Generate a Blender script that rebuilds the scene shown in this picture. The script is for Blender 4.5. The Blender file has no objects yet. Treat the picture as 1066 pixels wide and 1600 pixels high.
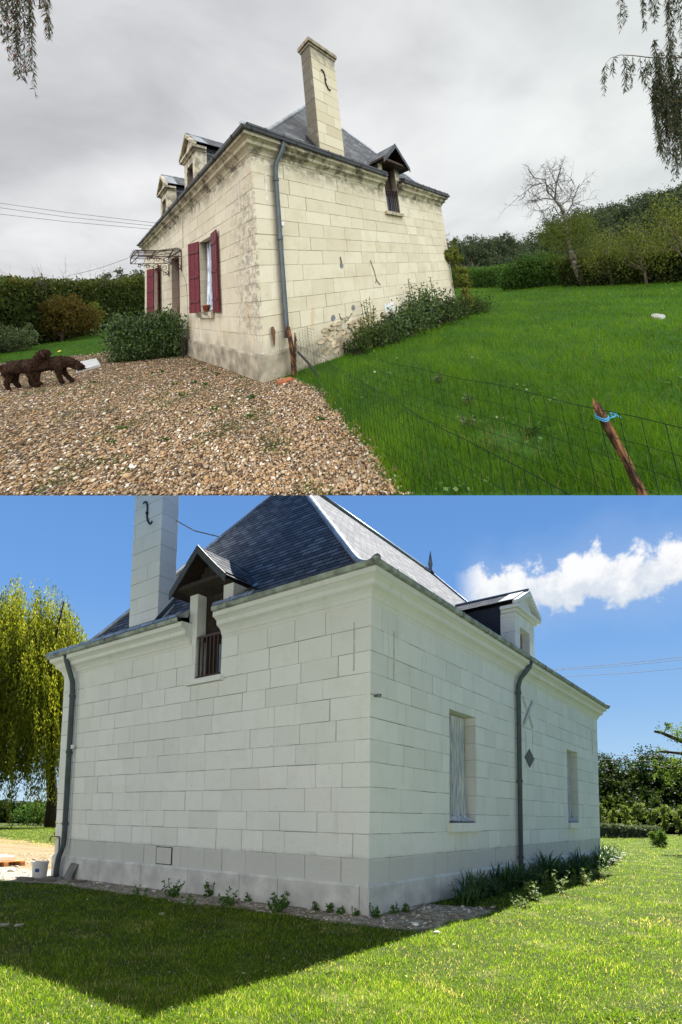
import bpy, bmesh, math, random
import numpy as np
from mathutils import Vector, Matrix
sc = bpy.context.scene
rad = math.radians
NR = np.random.default_rng(11)
# ------------------------------------------------------------------ camera, world, sun, exposure
F = 900.0                                     # focal length in pixels of the 1066 px wide picture
cam_d = bpy.data.cameras.new('camera'); cam = bpy.data.objects.new('camera', cam_d)
sc.collection.objects.link(cam); sc.camera = cam
cam_d.sensor_fit = 'VERTICAL'; cam_d.sensor_height = 32.0; cam_d.lens = F / 1600 * 32.0
cam_d.shift_y = -25 / 1600.0; cam_d.clip_start = 0.02; cam_d.clip_end = 5000
cam.location = (0, 0, 0); cam.rotation_euler = (rad(90), 0, 0)
sc.view_settings.view_transform = 'Standard'; sc.view_settings.look = 'None'
sc.view_settings.exposure = 2.05; sc.view_settings.gamma = 1; sc.view_settings.use_curve_mapping = False
sc.cycles.max_bounces = 6; sc.cycles.transparent_max_bounces = 8
sc.cycles.use_denoising = True

def rot_cam(yaw, pitch, roll):
    f = np.array([math.sin(yaw)*math.cos(pitch), math.cos(yaw)*math.cos(pitch), math.sin(pitch)])
    r = np.array([math.cos(yaw), -math.sin(yaw), 0.]); d = np.cross(f, r)
    c, s = math.cos(roll), math.sin(roll)
    return np.array([c*r+s*d, -s*r+c*d, f])
class Place:
    """one of the two gardens: its own metres (x along the gable end, y along the house, z up),
    laid on a hillside of its own; three axis vectors and an origin carry it into the world"""
    def __init__(s, f, cy, yaw, pitch, roll, eye, col):
        Rm = rot_cam(yaw, pitch, roll); k = F / f; b = (cy - 775) / f
        A = np.array([Rm[0], Rm[2]*k, -(Rm[1] + b*Rm[2])])
        s.A = A; s.eye = np.array(eye); s.o = -A @ s.eye; s.yaw = yaw; s.col = col
        s.up = A[:, 2] / np.linalg.norm(A[:, 2])
        n = np.cross(A[:, 0], A[:, 1]); s.n = n / np.linalg.norm(n)
    def pts(s, P): return np.asarray(P, float).reshape(-1, 3) @ s.A.T + s.o
def mkcol(n):
    c = bpy.data.collections.new(n); sc.collection.children.link(c); return c
AUT = Place(427.76, 387.5, 0.7724, 0.1436, 0.1028, (-2.4534, -4.8277, 1.3874), mkcol('autumn_garden'))
SPR = Place(925.83, 1187.5, -0.6452, 0.0943, -0.0134, (12.6024, -6.5809, 1.2353), mkcol('summer_garden'))
SKYC = mkcol('summer_sky')

def link_nodes(nt, typ, ins=None, **props):
    n = nt.nodes.new(typ)
    for k, v in props.items(): setattr(n, k, v)
    for k, v in (ins or {}).items():
        s = n.inputs[k]
        if isinstance(v, bpy.types.NodeSocket): nt.links.new(v, s)
        else: s.default_value = v
    return n
class G:
    """tiny node-graph helper"""
    def __init__(s, nt): s.t = nt
    def n(s, typ, ins=None, **p): return link_nodes(s.t, typ, ins, **p)
    def m(s, op, a, b=0.0, c=0.0, clamp=False):
        n = s.n('ShaderNodeMath', {0: a, 1: b, 2: c}, operation=op); n.use_clamp = clamp; return n.outputs[0]
    def vm(s, op, a, b=(0, 0, 0)):
        n = s.n('ShaderNodeVectorMath', {0: a, 1: b}, operation=op); return n.outputs['Value'] if op in ('DOT_PRODUCT', 'LENGTH') else n.outputs[0]
    def mix(s, f, a, b, blend='MIX'):
        n = s.n('ShaderNodeMix', data_type='RGBA', blend_type=blend)
        for k, v in ((0, f), (6, a), (7, b)):
            if isinstance(v, bpy.types.NodeSocket): s.t.links.new(v, n.inputs[k])
            else: n.inputs[k].default_value = v if k == 0 else (tuple(v)+(1,))[:4]
        return n.outputs[2]
    def ramp(s, f, stops, mode='LINEAR'):
        n = s.n('ShaderNodeValToRGB', {0: f}); r = n.color_ramp; r.interpolation = mode
        while len(r.elements) < len(stops): r.elements.new(0.5)
        for e, (p, c) in zip(r.elements, stops):
            e.position = p; e.color = (c, c, c, 1) if isinstance(c, (int, float)) else (tuple(c)+(1,))[:4]
        return n.outputs[0]
    def noise(s, vec, scale, detail=4, rough=.55, dist=0.0, out=0):
        return s.n('ShaderNodeTexNoise', {'Vector': vec, 'Scale': scale, 'Detail': detail, 'Roughness': rough, 'Distortion': dist}).outputs[out]
    def pc(s): return s.n('ShaderNodeAttribute', attribute_name='pc').outputs['Vector']
    def rnd(s): return s.n('ShaderNodeAttribute', attribute_name='rnd').outputs['Fac']
    def step(s, v, a, b):
        return s.n('ShaderNodeMapRange', {0: v, 1: a, 2: b, 3: 0., 4: 1.}, interpolation_type='SMOOTHSTEP').outputs[0]
    def sep(s, v):
        n = s.n('ShaderNodeSeparateXYZ', {0: v}); return n.outputs[0], n.outputs[1], n.outputs[2]
    def bump(s, h, st, d=.01, nrm=None):
        i = {'Height': h, 'Strength': st, 'Distance': d}
        if nrm: i['Normal'] = nrm
        return s.n('ShaderNodeBump', i).outputs[0]
def new_mat(name):
    m = bpy.data.materials.new(name); m.use_nodes = True; m.node_tree.nodes.clear(); g = G(m.node_tree); return m, g
def finish(g, col, rough=.8, normal=None, spec=.3, metal=0., transl=0., tcol=None):
    i = {'Base Color': col if isinstance(col, bpy.types.NodeSocket) else (tuple(col)+(1,))[:4], 'Roughness': rough, 'Specular IOR Level': spec, 'Metallic': metal}
    if normal: i['Normal'] = normal
    p = g.n('ShaderNodeBsdfPrincipled', i).outputs[0]
    if transl:
        t = g.n('ShaderNodeBsdfTranslucent', {0: tcol if tcol is not None else i['Base Color']}).outputs[0]
        p = g.n('ShaderNodeMixShader', {0: transl, 1: p, 2: t}).outputs[0]
    g.n('ShaderNodeOutputMaterial', {0: p})
def simple(name, col, rough=.7, var=.25, scale=8., spec=.3, metal=0., bump=.2, bd=.004):
    m, g = new_mat(name); pc = g.pc(); nz = g.noise(pc, scale, 5)
    lo = tuple(c*(1-var) for c in col); hi = tuple(min(1, c*(1+var)) for c in col)
    c = g.ramp(nz, [(.3, lo), (.7, hi)])
    finish(g, c, rough, g.bump(g.noise(pc, scale*6, 4), bump, bd), spec, metal); return m
def leafmat(name, stops, transl=.35, tboost=1.5, rough=.6, spec=.12):
    m, g = new_mat(name); c = g.ramp(g.rnd(), stops)
    t = g.mix(1., c, (tboost, tboost, tboost*.55), 'MULTIPLY')
    finish(g, c, rough, None, spec, 0, transl, t); return m

# world: overcast sky, brighter overhead; glow behind the viewer is added to light the walls
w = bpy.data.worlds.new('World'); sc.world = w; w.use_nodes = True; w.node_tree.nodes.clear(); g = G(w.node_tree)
d = g.n('ShaderNodeTexCoord').outputs['Generated']; dx, dy, dz = g.sep(d)
elev = g.m('MAXIMUM', dz, 0.02)
flat = g.n('ShaderNodeCombineXYZ', {0: g.m('DIVIDE', dx, g.m('ADD', elev, .25)), 1: g.m('DIVIDE', dy, g.m('ADD', elev, .25)), 2: g.m('MULTIPLY', dz, 1.5)}).outputs[0]
n1 = g.noise(flat, 1.1, 5, .5, .6); n2 = g.noise(flat, 4.0, 6, .55, .4)
cl = g.m('ADD', g.m('MULTIPLY', n1, .75), g.m('MULTIPLY', n2, .25))
colr = g.ramp(cl, [(.32, (.36, .37, .39)), (.44, (.49, .50, .52)), (.54, (.64, .65, .66)), (.62, (.76, .768, .77)), (.72, (.86, .865, .865))])
tint = g.mix(g.step(dx, -.1, .5), (1.0, .992, 1.0), (.96, 1.0, .985))
colr = g.mix(1., colr, tint, 'MULTIPLY')
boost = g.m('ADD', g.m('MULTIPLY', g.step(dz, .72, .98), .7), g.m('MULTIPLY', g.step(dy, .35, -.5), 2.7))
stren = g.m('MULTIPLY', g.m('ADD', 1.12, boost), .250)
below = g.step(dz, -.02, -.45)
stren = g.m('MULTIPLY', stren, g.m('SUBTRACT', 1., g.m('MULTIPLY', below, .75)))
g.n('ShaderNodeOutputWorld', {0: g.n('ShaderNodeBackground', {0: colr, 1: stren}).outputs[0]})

# sun of the summer garden, behind the house: its direction in that garden's own metres
SUN = np.array([-0.83, 3.85, 4.7])
sun_d = bpy.data.lights.new('sun', 'SUN'); sun_d.energy = 5.0; sun_d.angle = rad(.5); sun_d.color = (1, .95, .86)
sun = bpy.data.objects.new('sun', sun_d); sc.collection.objects.link(sun)
sv = SPR.A @ SUN; sun.rotation_euler = Vector(sv).to_track_quat('Z', 'Y').to_euler()
sun.location = (0, 0, 30)

# ------------------------------------------------------------------ mesh helpers
class MB:
    def __init__(s): s.V = []; s.F = []; s.R = []; s.M = []; s.UV = []
    def add(s, vs, fs, r=None, mi=0, uv=None):
        b = len(s.V); s.V += [tuple(v) for v in vs]
        for i, f in enumerate(fs):
            s.F.append(tuple(b+j for j in f)); s.R.append(random.random() if r is None else r); s.M.append(mi)
            s.UV.append(uv[i] if uv else None)
    def quad(s, a, b, c, d, r=None, mi=0, uv=None): s.add([a, b, c, d], [(0, 1, 2, 3)], r, mi, [uv] if uv else None)
    def poly(s, pts, r=None, mi=0): s.add(pts, [tuple(range(len(pts)))], r, mi)
    def hexa(s, p, r=None, mi=0):     # 8 points: bottom 0-3, top 4-7
        s.add(p, [(3, 2, 1, 0), (4, 5, 6, 7), (0, 1, 5, 4), (1, 2, 6, 5), (2, 3, 7, 6), (3, 0, 4, 7)], r, mi)
    def box(s, x0, x1, y0, y1, z0, z1, r=None, mi=0):
        s.hexa([(x0, y0, z0), (x1, y0, z0), (x1, y1, z0), (x0, y1, z0), (x0, y0, z1), (x1, y0, z1), (x1, y1, z1), (x0, y1, z1)], r, mi)
    def obox(s, c, ax, ay, az, r=None, mi=0):   # centre + half-axis vectors
        c, ax, ay, az = map(np.array, (c, ax, ay, az))
        s.hexa([c-ax-ay-az, c+ax-ay-az, c+ax+ay-az, c-ax+ay-az, c-ax-ay+az, c+ax-ay+az, c+ax+ay+az, c-ax+ay+az], r, mi)
    def prism(s, pts, ext, r=None, mi=0):       # polygon extruded by a vector
        n = len(pts); e = np.array(ext, float); q = [tuple(np.array(p)+e) for p in pts]
        s.add(list(pts)+q, [tuple(range(n))[::-1], tuple(range(n, 2*n))]+[(i, (i+1) % n, n+(i+1) % n, n+i) for i in range(n)], r, mi)
    def tube(s, pts, rr, n=6, r=None, mi=0, cap=True):
        P = [np.array(p, float) for p in pts]; k = len(P)
        rs = rr if hasattr(rr, '__len__') else [rr]*k; vs = []; a = None
        for i in range(k):
            t = P[min(i+1, k-1)]-P[max(i-1, 0)]; t = t/(np.linalg.norm(t)+1e-9)
            if a is None: a = np.cross(t, (0, 0, 1) if abs(t[2]) < .9 else (1, 0, 0))
            a = a-t*np.dot(a, t); a = a/(np.linalg.norm(a)+1e-9); b = np.cross(t, a)
            vs += [tuple(P[i]+rs[i]*(math.cos(2*math.pi*j/n)*a+math.sin(2*math.pi*j/n)*b)) for j in range(n)]
        fs = [(i*n+j, i*n+(j+1) % n, (i+1)*n+(j+1) % n, (i+1)*n+j) for i in range(k-1) for j in range(n)]
        if cap: fs += [tuple(range(n))[::-1], tuple((k-1)*n+j for j in range(n))]
        s.add(vs, fs, r, mi)
    def lathe(s, c, prof, n=16, r=None, mi=0):
        vs = [(c[0]+p[0]*math.cos(2*math.pi*j/n), c[1]+p[0]*math.sin(2*math.pi*j/n), c[2]+p[1]) for p in prof for j in range(n)]
        k = len(prof); s.add(vs, [(i*n+j, i*n+(j+1) % n, (i+1)*n+(j+1) % n, (i+1)*n+j) for i in range(k-1) for j in range(n)], r, mi)
ROOT = {}
def tagit(o, label=None, cat=None, group=None, kind=None):
    for k, v in (('label', label), ('category', cat), ('group', group), ('kind', kind)):
        if v: o[k] = v
    return o
def frame(place, base, mode='up', ang=0., right=None):
    """rigid frame standing at base: columns = right, forward, up in the world"""
    b = place.pts([base])[0]; u = {'up': place.up, 'img': np.array([0, 0, 1.])}.get(mode, place.n)
    r = np.array([1., 0, 0]) if right is None else place.A @ np.array(right, float)
    r = r-u*np.dot(r, u); r /= np.linalg.norm(r); f = np.cross(u, r)
    c, s = math.cos(ang), math.sin(ang); M = np.array([c*r+s*f, -s*r+c*f, u*(np.linalg.norm(place.A[:, 2]) if mode == 'up' else 1)])
    return lambda P: np.asarray(P, float).reshape(-1, 3) @ M + b
def np_mesh(name, P, xf, faces, rnd=None, mats=(), mi=None, uv=None, smooth=False, org=None, parent=None, col=None, clip=False):
    P = np.asarray(P, float).reshape(-1, 3); Wd = xf(P)
    if parent is not None: o0 = ROOT[parent.name]
    else:
        o0 = org if org is not None else Wd.min(0)*.5+Wd.max(0)*.5
    me = bpy.data.meshes.new(name); V = Wd-o0; n = len(V)
    me.vertices.add(n); me.vertices.foreach_set('co', V.astype('f').ravel())
    if isinstance(faces, np.ndarray):
        k = faces.shape[1]; m = len(faces); idx = faces.ravel(); st = np.arange(m)*k; tot = np.full(m, k)
    else:
        m = len(faces); tot = np.array([len(f) for f in faces]); st = np.concatenate([[0], np.cumsum(tot)[:-1]]); idx = np.array([i for f in faces for i in f])
    me.loops.add(len(idx)); me.loops.foreach_set('vertex_index', idx.astype('i'))
    me.polygons.add(m); me.polygons.foreach_set('loop_start', st.astype('i')); me.polygons.foreach_set('loop_total', tot.astype('i'))
    for mt in mats: me.materials.append(mt)
    if mi is not None and len(mats) > 1: me.polygons.foreach_set('material_index', np.array(mi, 'i'))
    me.update(calc_edges=True)
    me.polygons.foreach_set('use_smooth', np.full(m, bool(smooth)))
    a = me.attributes.new('pc', 'FLOAT_VECTOR', 'POINT'); a.data.foreach_set('vector', P.astype('f').ravel())
    if rnd is not None:
        a = me.attributes.new('rnd', 'FLOAT', 'FACE'); a.data.foreach_set('value', np.array(rnd, 'f'))
    if uv is not None:
        l = me.uv_layers.new(name='UVMap'); l.data.foreach_set('uv', np.array(uv, 'f').ravel())
    if clip:   # the autumn garden's ground ends in a straight edge: nothing of it hangs below
        bm = bmesh.new(); bm.from_mesh(me)
        bmesh.ops.bisect_plane(bm, geom=bm.verts[:]+bm.edges[:]+bm.faces[:], plane_co=(0, 0, clip-o0[2]), plane_no=(0, 0, 1), clear_inner=True)
        bm.to_mesh(me); bm.free()
    o = bpy.data.objects.new(name, me); (col or sc.collection).objects.link(o)
    if parent is not None: o.parent = parent; ROOT[o.name] = o0
    else: o.location = o0; ROOT[o.name] = o0
    return o
def obj(name, mb, mats, place, parent=None, xf=None, smooth=False, base=None, uv=False, clip=False):
    if not isinstance(mats, (list, tuple)): mats = [mats]
    u = None
    if uv: u = [c for f, q in zip(mb.F, mb.UV) for c in (q if q else [(0, 0)]*len(f))]
    X = xf or place.pts
    o = np_mesh(name, mb.V, X, mb.F, mb.R, mats, mb.M, u, smooth, None if base is None else X([base])[0], parent, place.col, clip)
    return o
def empty(name, place, base, label, cat, group=None, xf=None):
    o = bpy.data.objects.new(name, None); place.col.objects.link(o); p = (xf or place.pts)([base])[0]
    o.location = p; ROOT[o.name] = p; o.empty_display_size = .2
    return tagit(o, label, cat, group)
def bent_smooth(o, ang=35):
    try: o.data.set_sharp_from_angle(angle=rad(ang))
    except Exception: pass
    return o
# ------------------------------------------------------------------ house
W, L, OH, ZC, ZG = 8.131, 12.14, .27, 4.2, 4.60
ROWS = [.32, .67, 1.0, 1.29, 1.63, 1.97, 2.28, 2.58, 2.9, 3.2, 3.51, 3.85, 4.2]
RING = [(-.30, -.30, 4.63), (-.10, -.11, 4.70), (.08, .05, 4.77), (.25, .17, 4.86), (.43, .30, 4.98), (.68, .48, 5.22), (W/2, 2.89, 8.80)]

def stone(name, aut):
    m, g = new_mat(name); pc = g.pc(); r = g.rnd(); x, y, z = g.sep(pc)
    nz = g.noise(pc, 2.2, 6, .6); fine = g.noise(pc, 38, 5, .7); mid = g.noise(pc, 9, 5, .6, .5)
    if aut:
        c = g.ramp(r, [(0, (.585, .515, .38)), (.5, (.63, .56, .42)), (1, (.67, .605, .465))])
        c = g.mix(g.m('MULTIPLY', g.step(nz, .45, .75), .45), c, (.47, .38, .235))
        c = g.mix(g.m('MULTIPLY', g.step(mid, .6, .72), .3), c, (.33, .29, .22))
        corner = g.m('SUBTRACT', 1., g.step(y, .35, 1.5))
        face = g.m('LESS_THAN', x, .03)
        zb = g.m('MULTIPLY', g.step(z, .2, 1.0), g.m('SUBTRACT', 1., g.step(z, 3.3, 4.0)))
        lich = g.m('MULTIPLY', g.m('MULTIPLY', corner, face), g.m('MULTIPLY', zb, g.step(g.noise(pc, 7, 6, .7, .8), .42, .60)))
        c = g.mix(g.m('MULTIPLY', lich, .62), c, (.17, .155, .125))
        top = g.m('MULTIPLY', g.step(z, 3.85, 4.2), g.step(g.noise(pc, 3.6, 6, .7), .42, .56))
        c = g.mix(g.m('MULTIPLY', top, .6), c, (.11, .095, .065))
        low = g.m('MULTIPLY', g.m('SUBTRACT', 1., g.step(z, .25, .75)), g.step(nz, .35, .6))
        c = g.mix(g.m('MULTIPLY', low, .55), c, (.27, .24, .185))
        ru = g.m('MULTIPLY', g.step(g.noise(g.vm('MULTIPLY', pc, (1, 1, .25)), 2.7, 3, .5), .63, .72), g.m('SUBTRACT', 1., g.step(z, 1.0, 1.6)))
        c = g.mix(g.m('MULTIPLY', ru, .4), c, (.50, .30, .12))
    else:
        c = g.ramp(r, [(0, (.69, .70, .66)), (.5, (.73, .74, .70)), (1, (.765, .772, .732))])
        c = g.mix(g.m('MULTIPLY', g.step(nz, .45, .7), .4), c, (.64, .645, .59)); c = g.mix(g.m('MULTIPLY', g.step(g.noise(g.vm('MULTIPLY', pc, (3, 3, .35)), 2.0, 5, .65), .55, .75), .3), c, (.43, .42, .38)); c = g.mix(g.m('MULTIPLY', g.step(g.noise(pc, 21, 4, .6), .68, .76), .3), c, (.36, .34, .30))
        c = g.mix(g.m('MULTIPLY', g.step(mid, .66, .76), .25), c, (.40, .38, .32))
        damp = g.m('SUBTRACT', 1., g.step(g.m('ADD', z, g.m('MULTIPLY', nz, .22)), .74, .84))
        c = g.mix(g.m('MULTIPLY', damp, .6), c, (.41, .415, .39))
    h = g.m('ADD', g.m('MULTIPLY', fine, .6), mid); h = g.m('ADD', h, g.m('MULTIPLY', g.step(g.noise(pc, 15, 4, .6), .66, .74), -.6))
    finish(g, c, .92, g.bump(h, .7, .016), .12); return m
def mortar(name, c): return simple(name, c, .95, .35, 5)
def slate(name, aut):
    m, g = new_mat(name); uv = g.n('ShaderNodeTexCoord').outputs['UV']
    b = g.n('ShaderNodeTexBrick', {'Vector': uv, 'Color1': (0.0, 0, 0, 1), 'Color2': (1, 1, 1, 1), 'Mortar': (0, 0, 0, 1), 'Scale': 1., 'Mortar Size': .006, 'Mortar Smooth': .15, 'Brick Width': .22, 'Row Height': .115}, offset=.5)
    pc = g.pc(); nz = g.noise(pc, 1.6, 5, .6); fl = g.noise(pc, 25, 4, .6)
    v = g.n('ShaderNodeSeparateColor', {0: b.outputs['Color']}).outputs[0]
    c = g.ramp(v, [(0, (.045, .047, .052)), (.5, (.095, .10, .108)), (1, (.20, .205, .21))] if aut else [(0, (.095, .100, .112)), (.6, (.15, .157, .170)), (1, (.22, .228, .24))])
    if aut: c = g.mix(g.m('MULTIPLY', g.step(nz, .48, .7), .6), c, (.24, .24, .22))
    else: c = g.mix(g.m('MULTIPLY', g.step(nz, .55, .8), .3), c, (.055, .057, .06))
    c = g.mix(g.m('MULTIPLY', b.outputs['Fac'], .8), c, (.008, .008, .010))
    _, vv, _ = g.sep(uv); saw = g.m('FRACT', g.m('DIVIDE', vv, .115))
    c = g.mix(g.m('MULTIPLY', g.m('SUBTRACT', 1., g.step(saw, .05, .34)), .85), c, (.01, .011, .013))  # shadow at the lower edge of each slate course, painted into the colour
    h = g.m('SUBTRACT', g.m('ADD', g.m('MULTIPLY', g.m('SUBTRACT', 1., saw), .8), g.m('MULTIPLY', v, .3)), g.m('MULTIPLY', b.outputs['Fac'], .8))
    h = g.m('ADD', h, g.m('MULTIPLY', fl, .25))
    finish(g, c, g.m('ADD', .5 if aut else .75, g.m('MULTIPLY', v, .2)), g.bump(h, 1., .035), .3 if aut else .015); return m
def rects_minus(rects, ops):
    for (a0, a1, b0, b1) in ops:
        out = []
        for (u0, u1, z0, z1) in rects:
            if a0 >= u1 or a1 <= u0 or b0 >= z1 or b1 <= z0: out.append((u0, u1, z0, z1)); continue
            if u0 < a0: out.append((u0, a0, z0, z1))
            if u1 > a1: out.append((a1, u1, z0, z1))
            m0, m1 = max(u0, a0), min(u1, a1)
            if z0 < b0: out.append((m0, m1, z0, b0))
            if z1 > b1: out.append((m0, m1, b1, z1))
        rects = out
    return rects
def blocks(mb, fn, U, rows, ops, rng, g=.0052, wmin=.42, wmax=.74, proud=.0045):
    for z0, z1 in zip(rows[:-1], rows[1:]):
        u = -rng.random()*.5; cuts = []
        while u < U:
            cuts.append(u); u += rng.uniform(wmin, wmax)
        cuts = [0.]+[c for c in cuts if .22 < c < U-.22]+[U]
        for a, b in zip(cuts[:-1], cuts[1:]):
            rv = rng.random(); of = proud+rng.uniform(-.0012, .0022)
            for (u0, u1, q0, q1) in rects_minus([(a, b, z0, z1)], ops):
                if u1-u0 < .03 or q1-q0 < .03: continue
                j = lambda: g*rng.choice((.35, .7, 1, 1.3, 1.7))
                gu0 = 0 if u0 == 0 else j(); gu1 = 0 if u1 == U else j()
                p = [(u0+gu0, q0+j()), (u1-gu1, q0+j()), (u1-gu1, q1-j()), (u0+gu0, q1-j())]
                e = .002
                c = [(p[0][0]-e, p[0][1]-e), (p[1][0]+e, p[1][1]-e), (p[2][0]+e, p[2][1]+e), (p[3][0]-e, p[3][1]+e)]
                top = [fn(a_, b_, of) for a_, b_ in p]; bot = [fn(a_, b_, 0.0) for a_, b_ in c]
                mb.add(bot+top, [(4, 5, 6, 7), (0, 1, 5, 4), (1, 2, 6, 5), (2, 3, 7, 6), (3, 0, 4, 7)], rv, 0)
def core(mb, fn, U, z0, z1, ops, mi=1):
    us = sorted({0., U, *[o[i] for o in ops for i in (0, 1)]}); zs = sorted({z0, z1, *[min(o[i], z1) for o in ops for i in (2, 3)]})
    for a, b in zip(us[:-1], us[1:]):
        for c, d in zip(zs[:-1], zs[1:]):
            um, zm = (a+b)/2, (c+d)/2
            if any(o[0] < um < o[1] and o[2] < zm < o[3] for o in ops): continue
            mb.quad(fn(a, c, 0), fn(b, c, 0), fn(b, d, 0), fn(a, d, 0), .5, mi)
def reveal(mb, fn, o, dep, top=True, e=.0045):
    a, b, c, d = o
    zs = [c]+[z for z in ROWS if c+.05 < z < d-.05]+[d]
    for z0, z1 in zip(zs[:-1], zs[1:]):
        for u in (a, b): mb.quad(fn(u, z0+.003, e), fn(u, z1-.003, e), fn(u, z1-.003, -dep), fn(u, z0+.003, -dep), None, 0)
    for u, s in ((a, -1), (b, 1)): mb.quad(fn(u+s*.004, c, e*.5), fn(u+s*.004, d, e*.5), fn(u+s*.004, d, -dep), fn(u+s*.004, c, -dep), .5, 1)
    if top: mb.quad(fn(a, d, e), fn(b, d, e), fn(b, d, -dep), fn(a, d, -dep), None, 0)
    mb.quad(fn(a, c, e), fn(b, c, e), fn(b, c, -dep), fn(a, c, -dep), None, 0)
FN = {'gable': lambda u, z, o: (u, -o, z), 'front': lambda u, z, o: (-o, u, z), 'back': lambda u, z, o: (W+o, u, z), 'far': lambda u, z, o: (u, L+o, z)}
DO = (4.43, 5.10, 3.56, 4.3)    # loft opening in the gable end
OPS = {'gable': [DO], 'front': [(2.42, 3.38, 1.13, 3.05), (5.55, 6.6, .02, 3.05), (8.78, 9.74, 1.13, 3.05)],
       'back': [(2.36, 3.40, 1.15, 3.05), (9.0, 9.94, 1.15, 3.02)], 'far': []}
def slope_z(t, ax):      # height of the roof at inset t along x (ax 0) or y (ax 1)
    for a, b in zip(RING[:-1], RING[1:]):
        if t <= b[ax]: k = (t-a[ax])/(b[ax]-a[ax]); return a[2]+k*(b[2]-a[2])
    return RING[-1][2]
def slope_inv(z, ax):
    for a, b in zip(RING[:-1], RING[1:]):
        if z <= b[2]: k = (z-a[2])/(b[2]-a[2]); return a[ax]+k*(b[ax]-a[ax])
    return RING[-1][ax]

def build_house(P, aut, label):
    rng = random.Random(5 if aut else 9); random.seed(3)
    tag = 'weathered' if aut else 'cleaned'
    ms = stone(tag+'_limestone', aut)
    mm = mortar(tag+'_mortar', (.20, .165, .115) if aut else (.25, .255, .235))
    sl = slate(tag+'_slate', aut)
    zinc = simple(tag+'_zinc', (.035, .038, .042) if aut else (.13, .16, .17), .45, .3, 5, .5, .5)
    zincl = simple(tag+'_pale_zinc', (.42, .45, .48) if aut else (.34, .37, .40), .4, .35, 4, .4, .5)
    dark = simple(tag+'_dark_interior', (.012, .012, .014), .5, .2, 3, .5)
    dwood = simple(tag+'_dark_wood', (.055, .030, .020) if aut else (.026, .017, .013), .7, .5, 12)
    gwood = simple(tag+'_grey_timber', (.04, .032, .025), .85, .4, 14)
    red = simple(tag+'_red_paint', (.125, .010, .017), .5, .3, 9, .22)
    fasc = simple(tag+'_slate_fascia', (.05, .058, .07), .5, .3, 20)
    copper = simple(tag+'_mossy_zinc', (.26, .29, .25), .6, .6, 5)
    h = empty('stone_house', P, (W/2, L/2, 0), label, 'house')
    # walls
    mb = MB()
    for k, U in (('gable', W), ('front', L), ('back', L), ('far', W)):
        ops = list(OPS[k]); blocks(mb, FN[k], U, ROWS, [tuple(o) for o in ops], rng); core(mb, FN[k], U, .0, ZC, ops)
        for o in ops:
            if o is not DO: reveal(mb, FN[k], o, .27)
    reveal(mb, FN['gable'], DO, .28, False)
    obj('wall', mb, [ms, mm], P, h)
    # plinth with a sloping top
    mb = MB(); zb = -.6; po = .035
    for k, U in (('gable', W), ('front', L), ('back', L), ('far', W)):
        fn = FN[k]; us = [-po]; 
        while us[-1] < U-1.2: us.append(us[-1]+rng.uniform(.8, 1.5))
        us.append(U+po)
        for a, b in zip(us[:-1], us[1:]):
            if k == 'front' and a < 6.6 and b > 5.5: continue
            r = rng.random(); gg = .004
            a2 = a if a < 0 else a+gg; b2 = b if b > U else b-gg
            ai = max(a2, 0) if a < 0 else a2; bi = min(b2, U) if b > U else b2
            mb.quad(fn(a2, zb, po), fn(b2, zb, po), fn(b2, .30, po), fn(a2, .30, po), r)
            mb.quad(fn(a2, .30, po), fn(b2, .30, po), fn(bi, .335, .006), fn(ai, .335, .006), r)
        mb.quad(fn(0, zb, po-.006), fn(U, zb, po-.006), fn(U, .32, .002), fn(0, .32, .002), .5, 1)
    if aut:   # rough exposed rubble low on the gable end
        for i in range(110):
            u = rng.uniform(1.25, 4.0); z = rng.uniform(-.05, .62); s = rng.uniform(.03, .085)
            p = [(u+s*rng.uniform(.6, 1.5)*math.cos(t)*1.3, z+s*.6*math.sin(t)) for t in np.linspace(0, 6.28, 8)[:-1]+rng.random()*.5]
            mb.prism([FN['gable'](a, b, .01) for a, b in p], (0, -rng.uniform(.028, .042), 0), rng.random(), 2)
    if aut: pm = simple('weathered_plinth', (.33, .285, .21), .95, .45, 4, .1, 0, .6, .012)
    else: pm = simple('rendered_plinth', (.50, .505, .48), .95, .22, 3, .1, 0, .5, .01)
    rub = simple(tag+'_rubble', (.42, .34, .225), .95, .6, 5, .1, 0, .8, .02)
    obj('plinth', mb, [pm, mm, rub], P, h)
    # cornice: moulded profile carried round the house, broken at the loft opening
    prof = [(0, 4.18), (.012, 4.20), (.02, 4.235), (.035, 4.25), (.05, 4.30), (.085, 4.345), (.135, 4.375), (.145, 4.385), (.15, 4.45), (.175, 4.47), (.20, 4.49), (.235, 4.50), (.235, 4.585), (0, 4.60)]
    mb = MB(); g0, g1 = 4.30, 5.12
    def ringpt(c, o):   # corner c of the wall rectangle pushed out by o
        return ((-o, -o), (W+o, -o), (W+o, L+o), (-o, L+o))[c]
    def seg(p, q, capa=False, capb=False, pa=None):
        for (o1, z1), (o2, z2) in zip(prof[:-1], prof[1:]):
            mb.quad((*p(o1), z1), (*q(o1), z1), (*q(o2), z2), (*p(o2), z2), rng.random()*.3+.4)
        for f, on in ((p, capa), (q, capb)):
            if on: mb.poly([(*f(o), z) for o, z in prof], .5)
    seg(lambda o: (-o, -o), lambda o: (g0, -o), capb=True); seg(lambda o: (g1, -o), lambda o: (W+o, -o), capa=True)
    for c in (1, 2, 3): seg(lambda o, c=c: ringpt(c, o), lambda o, c=c: ringpt((c+1) % 4, o))
    cm = stone(tag+'_cornice_stone', aut) if not aut else None
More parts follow.
